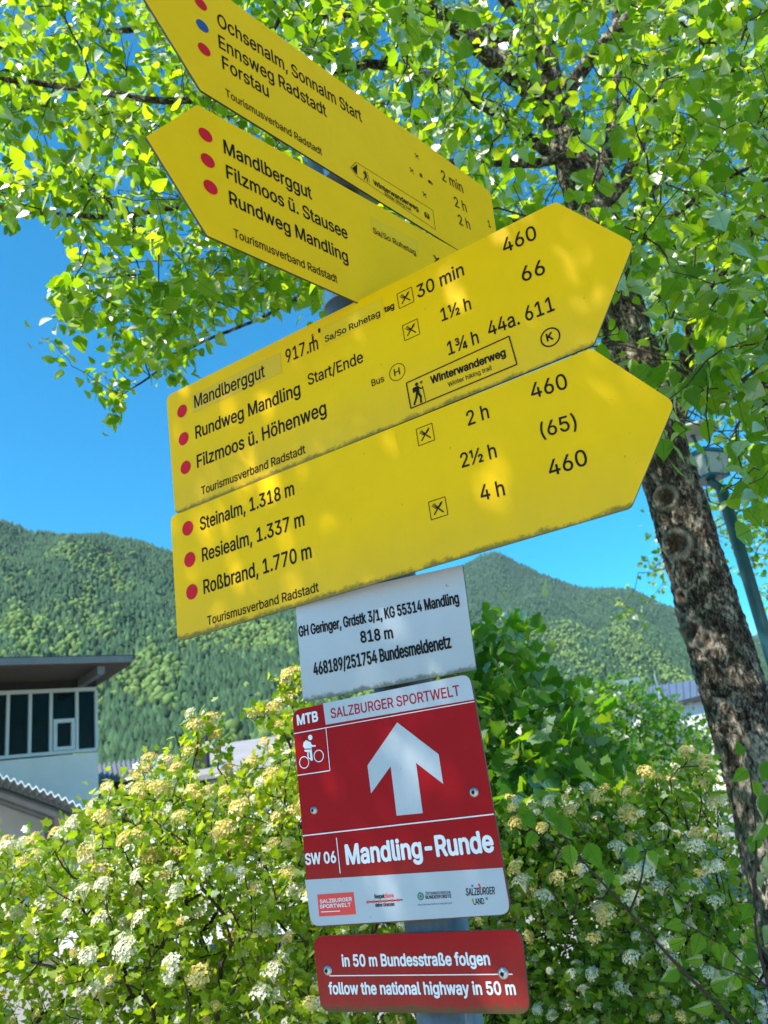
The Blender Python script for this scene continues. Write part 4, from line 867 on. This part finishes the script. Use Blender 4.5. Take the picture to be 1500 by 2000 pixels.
BOXL = [line(-.5, -.5, .5, -.5, .04), line(.5, -.5, .5, .5, .04), line(.5, .5, -.5, .5, .04), line(-.5, .5, -.5, -.5, .04)]
WALKER = [circ(.02, .40, .075), [(-.10, .30), (.08, .32), (.10, .02), (-.06, .0)], [(-.20, .28), (-.10, .32), (-.08, .08), (-.20, .08)], line(.02, .04, .12, -.22, .10), line(.12, -.20, .08, -.48, .085), line(-.02, .04, -.10, -.22, .10), line(-.10, -.20, -.24, -.46, .085), line(.06, .26, .20, .12, .055), line(.20, .12, .28, .16, .05), line(.27, .22, .30, -.48, .03)]
FLAKE = [line(-.08, 0, .08, 0, .02), line(-.04, -.07, .04, .07, .02), line(-.04, .07, .04, -.07, .02)]
FLAKE = [[(x + .24, y + .40) for x, y in p] for p in FLAKE]

# --- upper left-pointing sign
pl, t = sign('arrow_sign', 'topmost yellow arrow sign pointing up left with one blue dot among red ones', 41.97, .07, [(392, 176), (898, 490), (972, 470), (958, 375), (250, -148), (225, -95)], [.0, .006, .01, .012, .0, .0], MY, clampv=(2.46 , 2.58))
pl2 = pl
text(pl, t, 'Ochsenalm, Sonnalm Start', 425.6, 50.4, 707, 239, 24, MB); text(pl, t, 'Ennsweg Radstadt', 428, 93, 638, 229, 24, MB); text(pl, t, 'Forstau', 435, 134, 525, 191, 24, MB)
text(pl, t, 'Tourismusverband Radstadt', 441, 188, 629, 304, 14, MB)
for x, y, m_ in ((392, 8, MDR), (395, 51, MDB), (398.6, 97, MDR)): disc(pl, t, x, y, .0098, m_)
text(pl, t, '2 min', 864, 352, 905, 378, 18, MB); text(pl, t, '2 h', 889, 403, 912, 415, 17, MB); text(pl, t, '2 h', 897, 438, 919, 449, 17, MB); text(pl, t, '1', 954, 443, 959, 445, 11, MB)
for x, y in ((814, 306), (804, 334), (829, 381)): bars(pl, t, x, y, .014, CUTLERY, MB)
BUS = [[(-.3, -.3), (.3, -.3), (.3, .4), (-.3, .4)], circ(-.2, -.38, .1), circ(.2, -.38, .1)]; CAR = [[(-.5, -.2), (.5, -.2), (.5, .0), (.3, .05), (.15, .25), (-.3, .25), (-.45, 0)], circ(-.28, -.22, .12), circ(.28, -.22, .12)]
bars(pl, t, 822, 343, .010, BUS, MB); bars(pl, t, 840, 356, .013, CAR, MB)
outline(pl, t, [(684, 328), (695, 317), (845, 411), (850, 449), (696, 344)], .0008, MB)
flat('direction_mark', pl, [pl.uv(687, 329), pl.uv(697, 342), pl.uv(697, 321)], .0008, MB, t); bars(pl, t, 714, 344, .022, WALKER + FLAKE, MB)
text(pl, t, 'Winterwanderweg', 730, 361, 817, 413, 9, MB, .03); text(pl, t, 'Winter hiking trail', 751, 381, 803, 413, 6, MB); ringp(pl, t, 834, 421, .0062, .0009, MB); text(pl, t, 'N', 830.5, 425, 838, 429, 9, MB, .03)
# --- lower left-pointing sign
pl, t = sign('arrow_sign', 'yellow arrow sign pointing left with three red dots above the crossing', 43.45, .07, [(285, 267), (405, 460), (760, 618), (980, 712), (968, 530), (385, 204)], [.002, .004, .008, .012, .012, .004], MY)
text(pl, t, 'Mandlberggut', 438, 299, 609, 390, 25, MB, .006); text(pl, t, 'Filzmoos ü. Stausee', 443, 348, 679, 468, 25, MB, .006); text(pl, t, 'Rundweg Mandling', 449, 399, 680, 514, 25, MB, .006); text(pl, t, 'Tourismusverband Radstadt', 457, 463, 659, 553, 16, MB)
for x, y in ((401, 264), (405.5, 314), (411, 366)): disc(pl, t, x, y, .0102, MDR)
st = flat('sticker', pl, [pl.uv(*p) for p in ((726, 450), (817, 502), (817, 471), (723, 422))], .0004, MST, t); text(pl, t, 'Sa/So Ruhetag', 729, 455, 812, 499, 10, MB, 0, .0009); bars(pl, t, 853, 508, .02, CUTLERY, MB)
text(pl, t, '30 min', 890, 540, 940, 566, 22, MB)
# --- upper right-pointing sign
pl, t = sign('arrow_sign', 'weathered yellow arrow sign pointing right with patched stickers and winter trail plaque', -60.0, .07, [(342, 1006), (1159, 674), (1238, 474), (1085, 394), (325, 774)], [.014, .008, .014, .008, .012], MY)
flat('sticker', pl, [pl.uv(*p) for p in ((377, 808), (551, 728), (548, 688), (374, 772))], .0004, MST2, t); text(pl, t, 'Mandlberggut', 381, 797, 518, 736, 24, MB, 0, .0009)
text(pl, t, '917.m', 560, 709, 622, 682, 26, MB); text(pl, t, "'", 624, 664, 628, 662, 22, MB); text(pl, t, 'i', 610, 668, 614, 666, 14, MB)
flat('sticker', pl, [pl.uv(*p) for p in ((632, 678), (751, 614), (746, 581), (627, 642))], .0005, MST, t); text(pl, t, 'Sa/So Ruhetag', 636, 669, 743, 617, 12, MB, .012, .0009); text(pl, t, 'tag', 752, 611, 770, 602, 12, MB, .03)
def cut(x, y, s=.0235): bars(pl, t, x, y, s, BOXL, MB, 'outline', .0006); bars(pl, t, x, y, s * .8, CUTLERY, MB)
cut(792, 582); cut(803, 644.5)
text(pl, t, '30 min', 817, 583, 907, 537, 26, MB); text(pl, t, '1½ h', 864, 628, 921, 604, 26, MB); text(pl, t, '1¾ h', 877, 694, 936, 670, 27, MB)
text(pl, t, '460', 985, 495, 1049.5, 466, 29, MB); text(pl, t, '66', 1022, 551, 1066, 534, 30, MB); text(pl, t, '44a. 611', 956, 657, 1084, 606, 29, MB)
text(pl, t, 'Bus', 727, 755, 751, 745, 13, MB); ringp(pl, t, 776, 727, .0125, .0009, MB); text(pl, t, 'H', 771, 735, 782, 731, 14, MB)
outline(pl, t, [(794, 748.5), (994.5, 657), (1010, 712), (803, 798)], .0016, MB); bars(pl, t, 816, 768, .032, WALKER + FLAKE, MB)
text(pl, t, 'Winterwanderweg', 843, 750, 988, 695, 15, MB, .035); text(pl, t, 'Winter hiking trail', 876, 756, 961.5, 722, 9, MB)
ringp(pl, t, 1075, 659, .0125, .0018, MB); text(pl, t, 'K', 1069.5, 667, 1081, 662.5, 15, MB, .035)
text(pl, t, 'Rundweg Mandling', 383, 857, 587, 771, 24, MB, .006); text(pl, t, 'Start/Ende', 603, 753, 710, 707, 22, MB, -.004)
text(pl, t, 'Filzmoos ü. Höhenweg', 386, 914, 638, 809, 25, MB, .006); text(pl, t, 'Tourismusverband Radstadt', 394, 967, 597, 885, 16, MB)
for x, y in ((356, 803), (359, 857), (363, 913)): disc(pl, t, x, y, .0110, MDR)
# --- lower right-pointing sign
pl, t = sign('arrow_sign', 'lowest yellow arrow sign pointing right listing heights in metres', -60.0, .07, [(347, 1253), (1232, 992), (1318, 786), (1155, 680), (333, 1008)], [.014, .010, .014, .008, .012], MY)
text(pl, t, 'Steinalm, 1.318 m', 392, 1036, 575, 966, 25, MB, .006); text(pl, t, 'Resiealm, 1.337 m', 396, 1097, 595, 1026, 26, MB, .006); text(pl, t, 'Roßbrand, 1.770 m', 399, 1160, 609, 1089, 27, MB, .006); text(pl, t, 'Tourismusverband Radstadt', 406, 1221, 623, 1155, 17, MB)
for x, y in ((367, 1032), (371, 1093), (375, 1156)): disc(pl, t, x, y, .0116, MDR)
cut(831, 849); cut(856, 993)
text(pl, t, '2 h', 915, 832, 956, 816, 29, MB); text(pl, t, '2½ h', 903, 914, 971, 893, 29, MB); text(pl, t, '4 h', 941, 978, 987, 967, 31, MB)
text(pl, t, '460', 1040, 779, 1110, 758, 31, MB); text(pl, t, '(65)', 1059, 855, 1128, 836, 30, MB); text(pl, t, '460', 1075, 931, 1149, 907, 32, MB)
# --- white plate
pl, t = sign('location_plate', 'white rectangular plate with three lines of black text under the yellow arrows', -66.5, .05, [(592, 1371), (930, 1308), (903, 1103), (577, 1175)], 0, MW, clampv=(EYE[2] + .18,))
text(pl, t, 'GH Geringer, Grdstk 3/1, KG 55314 Mandling', 585, 1244, 897, 1178, 20, MB, .022); text(pl, t, '818 m', 706, 1255.5, 768, 1246, 22, MB, .022); text(pl, t, '468189/251754 Bundesmeldenetz', 614, 1319, 882, 1265, 24, MB, .022)
# --- red route sign
pl, t = sign('cycle_route_sign', 'red and white mountain bike route sign with a large upward arrow', -64.3, .05, [(607, 1812), (1000, 1787), (918, 1314), (570, 1388)], .014, MR, clampv=(EYE[2] + .06, EYE[2] - .135))
UVR = lambda *p: pl.uv(*p)
def field(pix, rad, mat, name='print', tt=.0004): flat(name, pl, fillet([pl.uv(*p) for p in pix], rad, 6), tt, mat, t)
field([(636.5, 1415.5), (926.4, 1366), (917, 1316), (631, 1374)], [0, 0, .012, 0], MW); field([(608.5, 1809), (998, 1785), (982, 1694.5), (595.8, 1718.5)], [.012, .012, 0, 0], MW)
strip(pl, t, 574, 1433, 637, 1421.5, .0011, MWP); strip(pl, t, 637, 1421.5, 927, 1370, .0009, MWP); strip(pl, t, 637, 1421.5, 645, 1505, .0009, MWP, .00065); strip(pl, t, 580.5, 1514.5, 645, 1505, .0011, MWP, .0007)
strip(pl, t, 591.5, 1632.4, 965, 1590, .0013, MWP); strip(pl, t, 657.5, 1636, 665, 1705.6, .0011, MWP)
Z = lambda x, y: (560 + x / 3.3333, 1300 + y / 3.3333)
ar = [pl.uv(*Z(x, y)) for x, y in ((717, 977), (887, 960), (843, 633), (1020, 770), (990, 577), (720, 370), (527, 650), (550, 832), (678, 655))]; flat('direction_arrow', pl, ar, .0005, MW, t)
text(pl, t, 'MTB', 582, 1416, 621.5, 1408, 19, MWP, .04); text(pl, t, 'SALZBURGER SPORTWELT', 647.6, 1403, 899, 1358, 19, MTX, .008)
text(pl, t, 'SW 06', 598, 1688.5, 657, 1684, 21, MWP, .03); text(pl, t, 'Mandling-Runde', 678.5, 1687.5, 965, 1662, 37, MWP, .035)
RING = lambda x, y, r: [(x + (r if k % 2 else r) * math.cos(k), y) for k in ()]
for (x, y) in (Z(115, 630), Z(210, 588)): ringp(pl, t, x, y, .0076, .0011, MWP, .0006, 'wheel', 24)
BK = lambda x, y: tuple((pl.uv(*Z(x, y)) - pl.uv(*Z(150, 560))))
def bk(*pp): return [BK(x, y) for x, y in pp]
def bl(x0, y0, x1, y1, w):
    a, b = BK(x0, y0), BK(x1, y1); return line(a[0], a[1], b[0], b[1], w)
ccx, ccy = Z(150, 560); hc = BK(155, 468)
bars(pl, t, ccx, ccy, 1.0, [circ(hc[0], hc[1], .0034), bk((112, 500), (128, 485), (160, 500), (165, 540), (120, 540), (108, 525)), bl(148, 505, 170, 525, .0022), bl(168, 524, 190, 522, .0018), bk((118, 548), (165, 545), (172, 615), (158, 620), (152, 565), (120, 560)), bl(140, 565, 142, 600, .0020), bl(142, 600, 172, 615, .0016)], MWP, 'cyclist_symbol')
def rivet(x, y, r=.0052):
    c = pl.uv(x, y); P = pl.w(c[0], c[1]); n = pl.n; V, F = tube_vf([P, P + n * .0012, P + n * .003, P + n * .0036, P + n * .0028], [r, r, r * .62, r * .38, r * .30], 20); o = part('rivet', V, F, MAL, t, True)
    V, F = tube_vf([P + n * .0030, P + n * .0042], r * .34, 10); part('rivet_core', V, F, MB, o)
rivet(613.4, 1582.6, .0048); rivet(926, 1547.5, .0055)
field([(624, 1790), (696, 1785.6), (691, 1742), (620, 1747)], 0, MRL, 'logo', .0006); text(pl, t, 'SALZBURGER', 626, 1764, 688, 1759, 7, MWP, .02, .0009); text(pl, t, 'SPORTWELT', 626, 1774, 686, 1770, 7, MWP, .02, .0009); strip(pl, t, 628, 1781, 665, 1779, .0009, MWP, .0009)
text(pl, t, 'Respek', 732.6, 1755, 752, 1753.6, 8, MB, .03); text(pl, t, 'tiere', 752.6, 1753.5, 769.6, 1752.5, 8, MRL, .03); text(pl, t, 'deine Grenzen', 734, 1771, 771, 1769, 7, MB, .03)
for k in range(6): 
    a = 716 + k * 11.8; strip(pl, t, a, 1762 - k * .8, a + 6, 1761.6 - k * .8, .0028, MRL, .0006, 'logo'); strip(pl, t, a + 6, 1761.6 - k * .8, a + 11.8, 1761.2 - k * .8, .0012, MB, .0006, 'logo')
disc(pl, t, 822, 1750.5, .0042, MGN, .0006, 'logo'); ringp(pl, t, 822, 1750.5, .0024, .0006, MW, .0008, 'logo'); text(pl, t, 'ÖSTERREICHISCHE', 832, 1747.6, 881, 1745, 5, MB, .01); text(pl, t, 'BUNDESFORSTE', 832, 1755.5, 882, 1753, 6.2, MB, .03); text(pl, t, 'WO DIE NATUR ZU HAUSE IST', 816.6, 1768.7, 884, 1765, 2.6, MB)
text(pl, t, 'SALZBURGER', 911, 1749, 967, 1746, 14, MB, .01, shear=.12); text(pl, t, 'LAND', 926, 1767, 947, 1765.5, 12, MB, .01, shear=-.1)
for x, y, m_ in ((923, 1730, MBP), (936, 1728, MRL), (938, 1733, MRL), (921, 1760, MYP), (951, 1755, MGN)): disc(pl, t, x, y, .0014, m_, .0006, 'logo')
# --- small red sign
pl, t = sign('direction_plate', 'small red plate with two white text lines split by a bar, lowest on the pole', -61.9, .05, [(627, 1976), (1036, 1981), (1018, 1815), (611, 1829)], .014, MR, clampv=(EYE[2] - .19,))
outline(pl, t, [(629, 1973.5), (1033, 1978.5), (1016, 1818), (613, 1831.5)], .0008, MTH) if False else None
text(pl, t, 'in 50 m Bundesstraße folgen', 670, 1887, 957.6, 1884, 22, MWP, .03); text(pl, t, 'follow the national highway in 50 m', 644, 1941, 1008, 1942, 22, MWP, .03); strip(pl, t, 644, 1905.6, 1001.5, 1902.5, .0011, MWP)
rivet(640.5, 1895, .0055); rivet(983, 1901, .006)

# turn the lettering into flat print meshes lying on their panels
from mathutils.geometry import delaunay_2d_cdt
hc = bpy.data.curves.new('cap', 'FONT'); hc.body = 'H'; hc.fill_mode = 'NONE'
if font: hc.font = font
ho = bpy.data.objects.new('cap', hc); col.objects.link(ho)
bpy.context.view_layer.update(); dg = bpy.context.evaluated_depsgraph_get()
def loops_of(o):
    me = bpy.data.meshes.new_from_object(o.evaluated_get(dg)); n = len(me.vertices); co = np.zeros(n * 3, np.float32); me.vertices.foreach_get('co', co)
    ed = np.zeros(len(me.edges) * 2, np.int32); me.edges.foreach_get('vertices', ed); bpy.data.meshes.remove(me); return co.reshape(-1, 3)[:, :2].astype(float), ed.reshape(-1, 2)
hco, _ = loops_of(ho); CAP = hco[:, 1].max() - hco[:, 1].min()
def fill(co, ed):
    """triangles of everything inside the outlines (non-zero winding), glyph by glyph"""
    n = len(co); nxt = {}
    for a, b in ed:
        if b == a + 1: nxt[int(a)] = int(b)
        elif a == b + 1: nxt[int(b)] = int(a)
        else: nxt[int(max(a, b))] = int(min(a, b))
    E = np.array(sorted(nxt.items())); 
    # contours and their x extent
    seen = set(); cons = []
    for a in range(n):
        if a in seen or a not in nxt: continue
        c = [a]; seen.add(a); b = nxt[a]
        while b not in seen and b in nxt: c.append(b); seen.add(b); b = nxt[b]
        if len(c) > 2: cons.append(c)
    cons.sort(key=lambda c: co[c, 0].min()); groups = []
    for c in cons:
        if groups and co[c, 0].min() < groups[-1][1] - 1e-4: groups[-1][0].append(c); groups[-1][1] = max(groups[-1][1], co[c, 0].max())
        else: groups.append([[c], co[c, 0].max()])
    VV = []; FF = []
    for cs, _ in groups:
        pts = []; edges = []; segs = []
        for c in cs:
            k = len(pts); pts += [Vector(co[i]) for i in c]; m = len(c); edges += [(k + i, k + (i + 1) % m) for i in range(m)]; q_ = co[c]; segs.append(np.concatenate([q_, np.roll(q_, -1, 0)], 1))
        S = np.concatenate(segs); out = delaunay_2d_cdt(pts, edges, [], 0, 1e-6); v = np.array([tuple(p) for p in out[0]]); f = np.array(out[2])
        if len(f) == 0: continue
        ce = v[f].mean(1); x, y = ce[:, 0:1], ce[:, 1:2]; x0, y0, x1, y1 = S.T
        up = (y0 <= y) & (y1 > y); dn = (y0 > y) & (y1 <= y); xi = x0 + (y - y0) / (y1 - y0 + 1e-12) * (x1 - x0)
        wnd = (up & (xi > x)).sum(1) - (dn & (xi > x)).sum(1); f = f[wnd != 0]; k = sum(len(a) for a in VV); VV.append(v); FF.append(f + k)
    return np.concatenate(VV), np.concatenate(FF)
for (o, pl, parent, a, b, cap, mat, t, shear) in TEXTS:
    shear, bold = shear; co, ed = loops_of(o); v2, f2 = fill(co, ed); q_ = (.014 + max(bold, 0) * 1.08) * cap
    x0, x1 = co[:, 0].min(), co[:, 0].max(); w = np.linalg.norm(b - a); dd = (b - a) / w; s = w / (x1 - x0); X = (v2[:, 0] - x0) * s; Y = v2[:, 1] * cap / CAP
    u = a[0] + dd[0] * X + shear * Y; v = a[1] + dd[1] * X + Y
    W = pl.P + np.outer(u, pl.d) + pl.n * t + np.outer(v, [0, 0, 1])
    VV = []; FF = []
    for k in range(8):   # heavier strokes: the same outlines set a hair apart
        w_ = k * math.pi / 4; VV.append(W + pl.d * q_ * math.cos(w_) + np.array([0, 0, q_ * math.sin(w_)]) + pl.n * k * 8e-6); FF.append(f2 + k * len(W))
    part('lettering', np.concatenate(VV), np.concatenate(FF), mat, parent)
for (o, *_) in TEXTS:
    cu = o.data; bpy.data.objects.remove(o); bpy.data.curves.remove(cu)
bpy.data.objects.remove(ho); bpy.data.curves.remove(hc)

# ------------------------------------------------------------------ air
hz = M('air'); hz.N.remove(hz.b); pv_ = hz.n('ShaderNodeVolumePrincipled'); pv_.inputs['Color'].default_value = (.62, .80, 1.0, 1); pv_.inputs['Density'].default_value = 3.6e-5; pv_.inputs['Anisotropy'].default_value = .2
hz.l(pv_.outputs[0], hz.out.inputs['Volume'])
V, F = box_vf((0, 3300, 800), (9400, 0, 0), (0, 9900, 0), (0, 0, 801.5)); hb = part('haze', V, F, hz.m, None, kind='stuff'); hb['label'] = 'thin bluish summer haze filling the valley air'; hb['category'] = 'haze'
